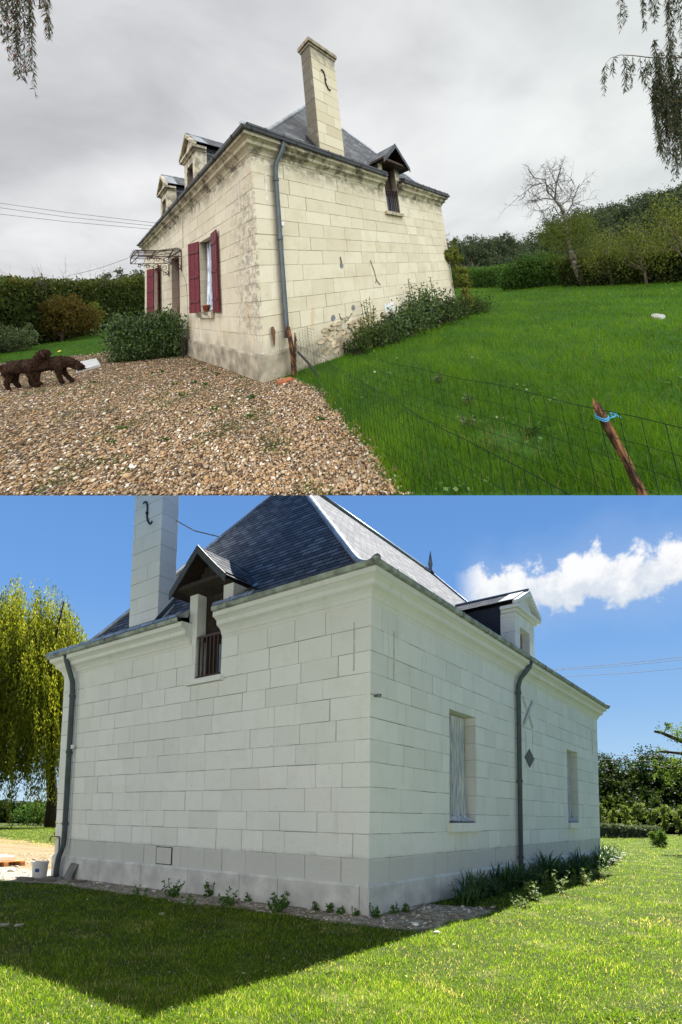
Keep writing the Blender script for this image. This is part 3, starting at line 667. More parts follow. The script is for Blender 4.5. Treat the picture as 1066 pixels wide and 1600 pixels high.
def sheet(name, place, x0, x1, y0, y1, st, zf, mat, clipz=None, label=None, keep=None):
    xs = np.unique(np.concatenate([np.arange(x0, x1+.01, st*4), np.arange(max(x0, -12), min(x1, 16)+.01, st)])); ys = np.unique(np.concatenate([np.arange(y0, y1+.01, st*4), np.arange(max(y0, -8), min(y1, 16)+.01, st)]))
    X, Y = np.meshgrid(xs, ys, indexing='ij'); Z = zf(X, Y); P = np.stack([X, Y, Z], -1).reshape(-1, 3)
    i, j = np.meshgrid(np.arange(len(xs)-1), np.arange(len(ys)-1), indexing='ij'); n = len(ys); a = (i*n+j).ravel()
    Fq = np.stack([a, a+n, a+n+1, a+1], 1)
    o = np_mesh(name, P, place.pts, Fq, None, [mat], smooth=True, col=place.col, clip=clipz or False)
    if keep == 'front':
        bm = bmesh.new(); bm.from_mesh(o.data); bmesh.ops.bisect_plane(bm, geom=bm.verts[:]+bm.edges[:]+bm.faces[:], plane_co=(0, .6-o.location[1], 0), plane_no=(0, 1, 0), clear_inner=True); bm.to_mesh(o.data); bm.free()
    o['kind'] = 'structure'; return o
G1 = -.14
def z1(x, y): return G1+.015*vnoise(x, y, 2.2, 7)+.0*x
m, g = new_mat('lawn_and_gravel_earth'); pc = g.pc(); x, y, z = g.sep(pc)
nz = g.noise(pc, 1.1, 5, .6); nf = g.noise(pc, 14, 6, .7)
green = g.ramp(nf, [(.3, (.02, .06, .005)), (.55, (.04, .11, .008)), (.8, (.08, .15, .015))])
vo = g.n('ShaderNodeTexVoronoi', {'Vector': pc, 'Scale': 42.}); vcol = g.n('ShaderNodeSeparateColor', {0: vo.outputs['Color']}).outputs[0]
grav = g.ramp(vcol, [(0, (.05, .032, .02)), (.3, (.13, .085, .05)), (.55, (.20, .135, .08)), (.8, (.30, .22, .15)), (1, (.5, .44, .37))])
grav = g.mix(g.step(vo.outputs['Distance'], .35, .75), grav, (.025, .016, .01)); grav = g.mix(g.m('MULTIPLY', g.step(nz, .5, .7), .5), grav, (.05, .06, .02))
ga = g.n('ShaderNodeAttribute', attribute_name='gravel').outputs['Fac']
c = g.mix(g.step(g.m('ADD', ga, g.m('MULTIPLY', g.m('SUBTRACT', nf, .5), .3)), -.03, .05), green, grav)
finish(g, c, .95, g.bump(g.m('ADD', nf, g.m('MULTIPLY', vo.outputs['Distance'], -.6)), .8, .02), .15)
lawn1 = sheet('ground', AUT, -40, 150, -60, 150, .35, z1, m, .004)
P = np.empty(len(lawn1.data.vertices)*3, 'f'); lawn1.data.attributes['pc'].data.foreach_get('vector', P); P = P.reshape(-1, 3)
a = lawn1.data.attributes.new('gravel', 'FLOAT', 'POINT'); a.data.foreach_set('value', gravel_in(P[:, 0], P[:, 1]).astype('f'))

def fan(place, n, r0, r1, half, yaw_off=0., power=1.0):
    u = NR.random(n)**power; r = r0*(r1/r0)**u; a = place.yaw+yaw_off+NR.uniform(-half, half, n)
    return place.eye[0]+r*np.sin(a), place.eye[1]+r*np.cos(a), r
def in_house(x, y, m=.03): return (x > -m) & (x < W+m) & (y > -m) & (y < L+m)
def above_edge(place, x, y, z, mn): return place.pts(np.stack([x, y, z], 1))[:, 2] > mn
# pebbles
ICO_V = []; ph = (1+5**.5)/2
for a_, b_ in ((1, ph), (-1, ph), (1, -ph), (-1, -ph)): ICO_V += [(0, a_, b_), (a_, b_, 0), (b_, 0, a_)]
ICO_V = np.array(ICO_V)/math.hypot(1, ph)
def ico_faces():
    F_ = []
    for i in range(12):
        for j in range(i+1, 12):
            for k in range(j+1, 12):
                if all(np.linalg.norm(ICO_V[p]-ICO_V[q]) < 1.1 for p, q in ((i, j), (j, k), (i, k))):
                    nn = np.cross(ICO_V[j]-ICO_V[i], ICO_V[k]-ICO_V[i]); F_.append((i, j, k) if np.dot(nn, ICO_V[i]) > 0 else (i, k, j))
    return np.array(F_)
ICO_F = ico_faces()
def rotmats(n):
    q = NR.normal(size=(n, 4)); q /= np.linalg.norm(q, axis=1)[:, None]; w_, x, y, z = q.T
    return np.stack([1-2*(y*y+z*z), 2*(x*y-z*w_), 2*(x*z+y*w_), 2*(x*y+z*w_), 1-2*(x*x+z*z), 2*(y*z-x*w_), 2*(x*z-y*w_), 2*(y*z+x*w_), 1-2*(x*x+y*y)], 1).reshape(n, 3, 3)
def pebbles(name, place, x, y, z, s, mat, rnd=None):
    n = len(x); sc3 = np.stack([s*NR.uniform(.8, 1.35, n), s*NR.uniform(.6, 1.0, n), s*NR.uniform(.4, .75, n)], 1)
    R_ = rotmats(n); a = NR.uniform(0, 6.28, n); t = NR.normal(0, .3, n)
    V = ICO_V[None]*(1+NR.uniform(-.16, .16, (n, 12, 1)))*sc3[:, None]
    c, s_ = np.cos(a)[:, None], np.sin(a)[:, None]; vx = V[..., 0]*c-V[..., 1]*s_; vy = V[..., 0]*s_+V[..., 1]*c; vz = V[..., 2]+vx*np.sin(t)[:, None]*.6
    V = np.stack([vx+x[:, None], vy+y[:, None], vz+z[:, None]], -1).reshape(-1, 3)
    Fc = (ICO_F[None]+np.arange(n)[:, None, None]*12).reshape(-1, 3)
    r = np.repeat(NR.random(n) if rnd is None else rnd, 20)
    return np_mesh(name, V, place.pts, Fc, r, [mat], smooth=True, col=place.col)
m, g = new_mat('pebble_stone'); pc = g.pc()
c = g.ramp(g.rnd(), [(0, (.05, .030, .016)), (.15, (.16, .088, .040)), (.35, (.38, .215, .095)), (.5, (.45, .28, .135)), (.68, (.53, .37, .205)), (.80, (.28, .20, .125)), (.92, (.62, .50, .35)), (1, (.88, .82, .72))])
c = g.mix(g.m('MULTIPLY', g.step(g.noise(pc, 1.3, 4), .45, .7), .35), c, (.10, .06, .03))
finish(g, c, .6, None, .3); PEB = m
x, y, r = fan(AUT, 270000, 1.0, 15, rad(72), -.15, .85)
ok = (gravel_in(x, y) > -.05+NR.normal(0, .05, len(x))) & ~in_house(x, y)
bare = vnoise(x, y, 3.1, 21)+vnoise(x, y, 9, 22)*.5
ok &= NR.random(len(x)) > np.clip((bare-.2)*1.2, 0, .75)
x, y, r = x[ok], y[ok], r[ok]; s = np.exp(NR.normal(math.log(.0078), .36, len(x)))*(1+.06*r); z = z1(x, y)+s*NR.uniform(-.1, .9, len(x))
ok = above_edge(AUT, x, y, z-s, .006); x, y, z, s = x[ok], y[ok], z[ok], s[ok]
tagit(pebbles('gravel', AUT, x, y, z, s, PEB), None, None, None, 'stuff')
# grass blades
def blades(name, place, x, y, z, h, wd, lean, mat, rnd, clip=False):
    n = len(x); a = NR.uniform(0, 6.28, n); ca, sa = np.cos(a), np.sin(a); b = a+NR.normal(0, .8, n)+1.57; lx, ly = np.cos(b)*lean*h, np.sin(b)*lean*h
    B = np.stack([x, y, z], 1)
    def row(t, wf, lf): 
        c = B+np.stack([lx*lf, ly*lf, h*t], 1); d_ = np.stack([ca*wd*wf, sa*wd*wf, 0*wd], 1); return c-d_, c+d_
    p = row(-.05, .5, 0)+row(.6, .42, .28)+row(1.0, .06, 1.0)
    V = np.stack(p, 1).reshape(-1, 3); o = np.arange(n)[:, None]*6
    Fc = np.concatenate([o+np.array([[0, 1, 3, 2]]), o+np.array([[2, 3, 5, 4]])], 1).reshape(-1, 4)
    return np_mesh(name, V, place.pts, Fc, np.repeat(rnd, 2), [mat], smooth=False, col=place.col)
x, y, r = fan(AUT, 330000, 1.0, 42, rad(70), .0, .92)
gi = gravel_in(x, y); clump = vnoise(x, y, 2.6, 31)*.5+vnoise(x, y, 8, 32)*.35+vnoise(x, y, 22, 33)*.2
edge_b = (gi < -.02) | ((gi < .25) & (NR.random(len(x)) < .05)) | ((vnoise(x, y, 3.1, 21)+vnoise(x, y, 9, 22)*.5 > .25) & (NR.random(len(x)) < .55) & (x < -.5*(y < 0)))
bald = np.exp(-(((x-.42)/.16)**2+((y+3.78)/.2)**2)); bald2 = np.exp(-(((x-.55)/.14)**2+((y+3.3)/.14)**2))
ok = edge_b & ~in_house(x, y, .04) & (NR.random(len(x)) > .85*np.maximum(bald, .6*bald2))
x, y, r, gi, clump, bald = [v[ok] for v in (x, y, r, gi, clump, bald)]
h = np.where(gi < -.02, .066*(1+1.0*clump)+.012, .024)*NR.uniform(.5, 1.5, len(x))*np.clip(.85+r*.015, .9, 1.25)*(1+.8*np.clip(vnoise(x, y, 5.5, 36)-.35, 0, 1)); h = np.clip(h, .012, .24)
h = h*np.where((gi < -.02) & (gi > -.35) & (y < 0) & (x > -1), 1.25, 1)*np.where((x < 0) & (y > 8), .6, 1)
z = z1(x, y)
ok = above_edge(AUT, x, y, z, .01); x, y, r, z, h, gi, clump, bald = [v[ok] for v in (x, y, r, z, h, gi, clump, bald)]
GR1 = leafmat('lush_grass', [(0, (.020, .052, .003)), (.35, (.052, .122, .004)), (.7, (.118, .225, .007)), (.93, (.16, .28, .016)), (1, (.24, .17, .075))], .4, 1.9, .6, .08)
rn = np.clip(.46+.42*clump+.25*vnoise(x, y, .9, 35)+NR.normal(0, .15, len(x)), 0, .97); rn = np.where(NR.random(len(x)) < .015+.5*bald, 1., rn)
tagit(blades('grass', AUT, x, y, z, h, .0022*(1+.28*r), NR.uniform(.15, .9, len(x)), GR1, rn), None, None, None, 'stuff')

# ------------------------------------------------------------------ ground of the summer garden
G2 = -.07
def dirt_in(x, y):      # > 0 on the bare strip along the house
    d1 = np.minimum.reduce([y+.85+.0*x-.03*x+.20*vnoise(x, y, 3, 41)+.1*vnoise(x, y, 11, 42), 9.25-x+.16*vnoise(x, y, 4, 43), 1.6-y+.3*vnoise(x, y, 3, 44)])
    d2 = np.minimum.reduce([.6-x, y+1.15+.25*(-x)*.1+.1*vnoise(x, y, 4, 45), 5-y])
    return np.maximum(d1, d2*.7)
def z2(x, y): return G2-.05*np.clip((8-x)/8, 0, 1)+.012*vnoise(x, y, 3, 47)+.02*np.clip(dirt_in(x, y), -.1, .3)
m, g = new_mat('summer_lawn_earth'); pc = g.pc(); x_, y_, z_ = g.sep(pc)
nz = g.noise(pc, 1.5, 5, .6); nf = g.noise(pc, 16, 6, .7); nb = g.noise(pc, .35, 4)
green = g.ramp(nf, [(.3, (.018, .028, .005)), (.6, (.035, .05, .008)), (.85, (.07, .07, .022))])
green = g.mix(g.m('MULTIPLY', g.step(nz, .52, .7), .45), green, (.21, .20, .08))
dirt = g.ramp(g.noise(pc, 9, 6, .7), [(.3, (.10, .08, .06)), (.5, (.24, .21, .17)), (.68, (.48, .46, .41))])
sand = g.ramp(nf, [(.3, (.14, .095, .045)), (.7, (.24, .185, .105))])
da = g.n('ShaderNodeAttribute', attribute_name='dirt').outputs['Fac']; sa_ = g.n('ShaderNodeAttribute', attribute_name='sand').outputs['Fac']
c = g.mix(g.step(g.m('ADD', da, g.m('MULTIPLY', g.m('SUBTRACT', nf, .5), .5)), -.05, .08), green, dirt)
c = g.mix(g.m('MULTIPLY', g.step(g.m('ADD', sa_, g.m('MULTIPLY', g.m('SUBTRACT', nz, .5), 1.0)), -.1, .3), .9), c, sand)
finish(g, c, .95, g.bump(nf, .7, .02), .12)
lawn2 = sheet('lawn', SPR, -120, 70, -20, 170, .4, z2, m, None, keep='front')
def sand_in(x, y): return np.minimum.reduce([-1.2-x+.5*vnoise(x, y, 1.2, 51), y-.2+.0*x, (4.5-.18*(x+3))-y+.5*vnoise(x, y, .8, 52)])
P = np.empty(len(lawn2.data.vertices)*3, 'f'); lawn2.data.attributes['pc'].data.foreach_get('vector', P); P = P.reshape(-1, 3)
for nm, fn_ in (('dirt', dirt_in), ('sand', sand_in)):
    a = lawn2.data.attributes.new(nm, 'FLOAT', 'POINT'); a.data.foreach_set('value', np.clip(fn_(P[:, 0], P[:, 1]), -1, 1).astype('f'))
m, g = new_mat('rubble_stone'); c = g.ramp(g.rnd(), [(0, (.12, .09, .07)), (.5, (.32, .28, .23)), (1, (.65, .62, .57))]); finish(g, c, .9, None, .2)
x, y, r = fan(SPR, 34000, 4, 22, rad(36)); ok = (dirt_in(x, y) > NR.normal(0.02, .08, len(x))) & ~in_house(x, y, .04); x, y, r = x[ok], y[ok], r[ok]
s = np.exp(NR.normal(math.log(.007), .6, len(x)))*(1+.03*r)
tagit(pebbles('stone_chippings', SPR, x, y, z2(x, y)+s*.2, s, m), None, None, None, 'stuff')
x, y, r = fan(SPR, 500000, 3.4, 62, rad(44), 0, 1.0)
di, sd = dirt_in(x, y), sand_in(x, y); cl_ = vnoise(x, y, 2.1, 61)*.5+vnoise(x, y, 7, 62)*.35+vnoise(x, y, 19, 63)*.25
bald = np.exp(-(((x-10.62)/.10)**2+((y+.8)/.10)**2))
ok = ((di < -.02) | (NR.random(len(x)) < .05)) & ~in_house(x, y, .04) & (NR.random(len(x)) > .9*bald) & ((sd < .1) | (NR.random(len(x)) < .35)) & (NR.random(len(x)) < 1-.35*np.clip(-cl_, 0, 1))
x, y, r, cl_, sd = [v[ok] for v in (x, y, r, cl_, sd)]
h = (.030+.024*cl_)*NR.uniform(.6, 1.5, len(x))*np.clip(.85+r*.022, .9, 2.0); h = np.clip(h, .012, .12)
GR2 = leafmat('short_grass', [(0, (.016, .038, .002)), (.3, (.045, .090, .003)), (.6, (.092, .160, .006)), (.82, (.165, .235, .014)), (.93, (.29, .27, .08)), (1, (.44, .37, .20))], .5, 2.0, .6, .1)
rn = np.clip(.48+.30*cl_+NR.normal(0, .17, len(x)), 0, .9); rn = np.where(NR.random(len(x)) < .07+.7*(sd > -.2)+.16*(cl_ < -.25)+.35*(vnoise(x, y, 1.1, 77)+.4*vnoise(x, y, 6, 78) > .62), NR.uniform(.88, 1, len(x)), rn)
tagit(blades('grass', SPR, x, y, z2(x, y), h, .0024*(1+.11*r), NR.uniform(.3, 1.3, len(x)), GR2, rn), None, None, None, 'stuff')
# clover-like broad leaves and pale flower flecks in the summer lawn
x, y, r = fan(SPR, 16000, 3.4, 16, rad(44)); cv = vnoise(x, y, 1.7, 71)+.5*vnoise(x, y, 6, 72); ok = (cv > .15) & (dirt_in(x, y) < -.05) & ~in_house(x, y, .3); x, y, r = x[ok], y[ok], r[ok]
n = len(x); s = .009*(1+.05*r)*NR.uniform(.6, 1.4, n); R_ = rotmats(n); q = np.array([[-1, 0, 0], [0, -1, 0], [1, 0, 0], [0, 1, 0]], float)
V = np.einsum('nij,kj->nki', R_, q)*s[:, None, None]; V[..., 2] *= .5; V += np.stack([x, y, z2(x, y)+NR.uniform(.02, .045, n)], 1)[:, None]
CLV = leafmat('clover_leaf', [(0, (.02, .05, .008)), (.8, (.07, .12, .015)), (.97, (.1, .15, .03)), (1, (.5, .5, .45))])
tagit(np_mesh('clover', V.reshape(-1, 3), SPR.pts, np.arange(n*4).reshape(-1, 4), np.where(NR.random(n) < .02, 1., NR.uniform(0, .9, n)), [CLV], col=SPR.col), None, None, None, 'stuff')

# ------------------------------------------------------------------ sky of the summer garden: a dome round it, open behind the viewer, roofed under the other ground
m, g = new_mat('summer_sky'); pc = g.pc(); dn = g.vm('NORMALIZE', pc); sx, sy, sz = g.sep(dn)
c = g.ramp(g.m('MAXIMUM', sz, 0.), [(0, (.60, .78, .88)), (.06, (.47, .69, .89)), (.18, (.28, .51, .85)), (.34, (.165, .375, .78)), (.55, (.12, .29, .66)), (1, (.10, .24, .55))])
az = g.m('ARCTAN2', sx, sy); el = g.m('ARCSINE', sz)
# one long torn cloud
u = g.m('DIVIDE', g.m('ADD', az, .262), .30); ce = g.m('ADD', .3765, g.m('MULTIPLY', g.m('ADD', az, .26), .015)) 
cv = g.n('ShaderNodeCombineXYZ', {0: az, 1: el, 2: 0.}).outputs[0]
na = g.noise(cv, 8, 6, .55, .1); nb_ = g.noise(cv, 24, 8, .62, .12)
th = g.m('ADD', .046, g.m('MULTIPLY', g.m('SUBTRACT', na, .5), .075))
dv = g.m('ABSOLUTE', g.m('SUBTRACT', el, g.m('ADD', ce, g.m('MULTIPLY', g.m('SUBTRACT', g.noise(cv, 4, 3, .5), .5), .05))))
body = g.m('SUBTRACT', 1., g.m('DIVIDE', dv, th)); body = g.m('ADD', body, g.m('MULTIPLY', g.m('SUBTRACT', nb_, .5), 2.2))
ends = g.m('MULTIPLY', g.step(az, -.455, -.395), g.m('SUBTRACT', 1., g.step(az, .12, .3)))
al = g.m('MULTIPLY', g.step(body, .08, .50), ends)
shade = g.m('ADD', g.step(g.m('ADD', g.m('SUBTRACT', el, ce), g.m('MULTIPLY', g.m('SUBTRACT', nb_, .5), .16)), -.035, .02), 0.)
cc = g.mix(shade, (.70, .76, .84), (1.0, 1.0, 1.0))
haze_ = g.m('MULTIPLY', g.step(g.m('SUBTRACT', 1., g.m('DIVIDE', dv, g.m('MULTIPLY', th, 2.2))), .0, 1.), g.m('MULTIPLY', ends, .22))
c = g.mix(haze_, c, (.75, .83, .92)); c = g.mix(g.m('MULTIPLY', al, .96), c, cc)
g.n('ShaderNodeOutputMaterial', {0: g.n('ShaderNodeEmission', {0: c, 1: .245}).outputs[0]}); SKYM = m
bm = bmesh.new(); bmesh.ops.create_uvsphere(bm, u_segments=64, v_segments=48, radius=700)
V = np.array([v.co[:] for v in bm.verts]); Wd = SPR.pts(V+np.array([4, 6, 0]))
for v, p in zip(bm.verts, Wd): v.co = p
pl = bm.verts.layers.float_vector.new('pc')
for v, p in zip(bm.verts, V): v[pl] = p/700
# plane just under the autumn ground: through the ground edge, a little flatter
n1_ = AUT.n; p0 = AUT.pts([(0, 0, G1)])[0]; roofp = p0-n1_*1.4
bmesh.ops.bisect_plane(bm, geom=bm.verts[:]+bm.edges[:]+bm.faces[:], plane_co=roofp, plane_no=n1_, clear_outer=True)
bmesh.ops.bisect_plane(bm, geom=bm.verts[:]+bm.edges[:]+bm.faces[:], plane_co=(0, 1, 0), plane_no=(0, 1, 0), clear_inner=True)
me = bpy.data.meshes.new('sky'); bm.to_mesh(me); bm.free(); me.materials.append(SKYM)
so = bpy.data.objects.new('sky', me); SKYC.objects.link(so); so['kind'] = 'structure'
# its upper part, lying under the autumn ground
Ai = np.linalg.inv(SPR.A)
def roof_z(X, Y): return roofp[2]-(n1_[0]*(X-roofp[0])+n1_[1]*(Y-roofp[1]))/n1_[2]
Xs = np.linspace(-900, 900, 37); Ys = np.concatenate([np.linspace(1, 40, 40), np.linspace(45, 760, 30)])
X, Y = np.meshgrid(Xs, Ys, indexing='ij'); Wq = np.stack([X, Y, roof_z(X, Y)], -1).reshape(-1, 3)
i, j = np.meshgrid(np.arange(len(Xs)-1), np.arange(len(Ys)-1), indexing='ij'); n = len(Ys); a = (i*n+j).ravel(); Fq = np.stack([a, a+n, a+n+1, a+1], 1)
so2 = np_mesh('sky_overhead', Wq, lambda P: P, Fq, None, [SKYM], org=np.zeros(3), col=SKYC, clip=.01)
vv = np.empty(len(so2.data.vertices)*3, 'f'); so2.data.vertices.foreach_get('co', vv); vv = vv.reshape(-1, 3); pcs = (vv-SPR.o) @ Ai.T
so2.data.attributes['pc'].data.foreach_set('vector', (pcs-np.array([4, 6, 0])).astype('f').ravel()); so2['kind'] = 'structure'

x, y, r = fan(AUT, 15000, 1.1, 18, rad(68)); cv = vnoise(x, y, 1.9, 91)+.6*vnoise(x, y, 6, 92); ok = (cv > .35) & (gravel_in(x, y) < -.1) & ~in_house(x, y, .3); x, y, r = x[ok], y[ok], r[ok]
z = z1(x, y)+NR.uniform(.04, .09, len(x)); ok = above_edge(AUT, x, y, z, .03); x, y, r, z = x[ok], y[ok], r[ok], z[ok]
n = len(x); s = .012*(1+.12*r)*NR.uniform(.5, 1.5, n); R_ = rotmats(n); V = np.einsum('nij,kj->nki', R_, q)*s[:, None, None]; V[..., 2] *= .5; V += np.stack([x, y, z], 1)[:, None]
CLA = leafmat('lawn_weed_leaf', [(0, (.03, .08, .01)), (.7, (.09, .18, .03)), (.96, (.20, .30, .10)), (1, (.45, .42, .3))])
tagit(np_mesh('lawn_weeds', V.reshape(-1, 3), AUT.pts, np.arange(n*4).reshape(-1, 4), NR.random(n), [CLA], col=AUT.col), None, None, None, 'stuff')
H1 = build_house(AUT, True, 'cream limestone house with red shutters and slate roof, under the grey overcast sky')
H2 = build_house(SPR, False, 'pale cleaned limestone house with hipped slate roof, casting shadow on the sunny lawn')
# ------------------------------------------------------------------ plants
def leaf_quads(C, size, asp=.45, nrm=None, axis=None, fold=.0):
    """one pointed leaf (a kite of two triangles as a quad) per centre"""
    n = len(C); size = np.broadcast_to(np.asarray(size, float), (n,))
    ax = NR.normal(size=(n, 3)) if axis is None else np.asarray(axis)+0*C; ax = ax/(np.linalg.norm(ax, axis=1)[:, None]+1e-9)
    t = NR.normal(size=(n, 3)); 
    if nrm is not None: t = np.cross(ax, nrm+NR.normal(size=(n, 3))*.4)
    sd = t-ax*np.sum(t*ax, 1)[:, None]; sd /= (np.linalg.norm(sd, axis=1)[:, None]+1e-9)
    a = ax*size[:, None]*.5; s = sd*(size*asp*.5)[:, None]; dn = np.cross(ax, sd)*(size*fold)[:, None]
    V = np.stack([C-a, C-a*.1+s+dn, C+a, C-a*.1-s+dn], 1)
    return V.reshape(-1, 3)
def quads_idx(n): return np.arange(n*4).reshape(-1, 4)
def blob_pts(lobes, n, inner=.35, per=34, spread=.16, flat=1.0):
    """leaf centres gathered in clumps near the skins of several lobes"""
    lobes = np.array(lobes, float); wgt = (lobes[:, 3]*lobes[:, 4]+lobes[:, 4]*lobes[:, 5]+lobes[:, 3]*lobes[:, 5]); wgt /= wgt.sum()
    nc = max(6, n//per); k = NR.choice(len(lobes), nc, p=wgt); d_ = NR.normal(size=(nc, 3)); d_ /= np.linalg.norm(d_, axis=1)[:, None]
    rr = inner+(1-inner)*NR.random(nc)**.45; rr = rr*(1+NR.normal(0, .07, nc))
    cc = lobes[k, :3]+d_*lobes[k, 3:6]*rr[:, None]; sp = spread*np.cbrt(lobes[k, 3]*lobes[k, 4]*lobes[k, 5])*NR.uniform(.5, 1.5, nc)
    m_ = NR.integers(0, nc, n); off = NR.normal(size=(n, 3))*sp[m_, None]; off[:, 2] *= flat
    tone = NR.random(nc)
    return cc[m_]+off, tone[m_]
def foliage(name, C, tone, size, mat, xf, parent, place, asp=.5, sizevar=.35, axis=None, nrm=None, rmix=.5, lo=0., hi=1.):
    s = size*NR.uniform(1-sizevar, 1+sizevar, len(C)); V = leaf_quads(C, s, asp, nrm, axis)
    r = np.clip(lo+(hi-lo)*(tone*rmix+NR.random(len(C))*(1-rmix)), 0, 1)
    return np_mesh(name, V, xf, quads_idx(len(C)), r, [mat], parent=parent, col=place.col)
def limb_path(p, q, wob, n=7, sag=0.):
    p, q = np.array(p, float), np.array(q, float); o = []
    a, b = NR.uniform(0, 6.28, 2)
    for t in np.linspace(0, 1, n):
        w_ = math.sin(t*math.pi); o.append(p+(q-p)*t+wob*w_*np.array([math.sin(a+4*t), math.cos(b+3.3*t), .3*math.sin(a+b+5*t)])+np.array([0, 0, -sag*t*t]))
    return o
def twig_tree(mb, p, d_, ln, r, depth, spread=.75, droop=0., nseg=4, kids=3):
    p = np.array(p, float); d_ = np.array(d_, float)/np.linalg.norm(d_); pts = [p]; 
    for i in range(nseg):
        d_ = d_+NR.normal(size=3)*.16+np.array([0, 0, -droop]); d_ /= np.linalg.norm(d_); pts.append(pts[-1]+d_*ln/nseg)
    mb.tube(pts, list(np.linspace(r, r*.55, len(pts))), 5 if r > .02 else 3, cap=False)
    if depth > 0:
        for k in range(kids):
            i = NR.integers(2, len(pts)); e = d_+NR.normal(size=3)*spread; twig_tree(mb, pts[i], e, ln*NR.uniform(.5, .8), r*.55, depth-1, spread, droop, nseg, kids)
BARK = simple('grey_brown_bark', (.12, .095, .07), .95, .5, 9, .1, 0, 1, .02)
DARKB = simple('dark_bark', (.045, .035, .025), .95, .5, 9, .1, 0, 1, .02)
DEAD = simple('bare_grey_twig', (.085, .072, .062), .95, .3, 9)
L_HEDGE = leafmat('hedge_leaf', [(0, (0.0144, 0.0264, 0.0072)), (0.5, (0.0408, 0.06, 0.012)), (0.8, (0.09, 0.108, 0.0192)), (1, (0.204, 0.15, 0.036))], .25)
L_DARK = leafmat('dark_wood_leaf', [(0, (.026, .040, .022)), (.5, (.052, .074, .036)), (1, (.10, .125, .055))], .25)  # grey tint of distant haze mixed into the leaf colour
L_LAUREL = leafmat('laurel_leaf', [(0, (.018, .042, .008)), (.5, (.045, .10, .015)), (1, (.11, .19, .03))], .25)
L_YELLOW = leafmat('autumn_leaf', [(0, (0.0517, 0.069, 0.0161)), (0.5, (0.1207, 0.1495, 0.0276)), (0.85, (0.2415, 0.2415, 0.046)), (1, (0.368, 0.253, 0.0575))], .35)
L_RUST = leafmat('rusty_leaf', [(0, (.045, .04, .012)), (.5, (.11, .095, .02)), (.8, (.19, .12, .028)), (1, (.25, .10, .04))], .35)
L_PALE = leafmat('pale_leaf', [(0, (.045, .065, .03)), (.6, (.12, .16, .07)), (1, (.25, .28, .14))], .3)
L_SHRUB = leafmat('shrub_leaf', [(0, (0.0138, 0.0299, 0.0069)), (0.5, (0.0391, 0.0759, 0.0149)), (0.85, (0.0978, 0.1552, 0.0322)), (1, (0.1955, 0.253, 0.0633))], .25, 1.5, .4, .4)
L_IVY = leafmat('ivy_leaf', [(0, (0.018, 0.033, 0.0105)), (0.6, (0.0525, 0.0825, 0.021)), (1, (0.135, 0.165, 0.045))], .25)
L_WILLG = leafmat('grey_willow_leaf', [(0, (.02, .028, .014)), (.6, (.055, .07, .035)), (.93, (.09, .10, .05)), (1, (.16, .07, .03))], .25)
L_WILLY = leafmat('golden_willow_leaf', [(0, (0.0405, 0.0573, 0.0054)), (0.4, (0.1214, 0.1417, 0.0107)), (0.8, (0.2562, 0.2697, 0.027)), (1, (0.3911, 0.3709, 0.0606))], .45, 1.4)
L_SUNW = leafmat('summer_wood_leaf', [(0, (0.0069, 0.0146, 0.0035)), (0.5, (0.0173, 0.0327, 0.0061)), (1, (0.0461, 0.0692, 0.0135))], .3)
L_VINE = leafmat('vine_leaf', [(0, (0.0235, 0.047, 0.0093)), (0.5, (0.0784, 0.1174, 0.0235)), (1, (0.2194, 0.2586, 0.0627))], .35)
L_LAV = leafmat('lavender_leaf', [(0, (0.039, 0.0585, 0.0312)), (1, (0.1014, 0.1248, 0.078))], .3)
L_WEED = leafmat('weed_leaf', [(0, (0.024, 0.06, 0.0144)), (0.6, (0.06, 0.132, 0.024)), (1, (0.144, 0.24, 0.048))], .3)
L_BRIGHT = leafmat('bright_leaf', [(0, (0.0392, 0.0786, 0.0098)), (0.6, (0.0982, 0.1571, 0.0246)), (1, (0.2209, 0.2455, 0.0688))], .4)
L_LILY = leafmat('daylily_leaf', [(0, (0.0116, 0.034, 0.0097)), (0.6, (0.0292, 0.0729, 0.0175)), (1, (0.068, 0.1361, 0.0292))], .3, 1.4, .45, .35)
CORE = simple('shaded_foliage_core', (.010, .013, .006), .98, .5, 4, .0, 0, 1, .05)  # near-black fill, shade behind the leaves put into the colour

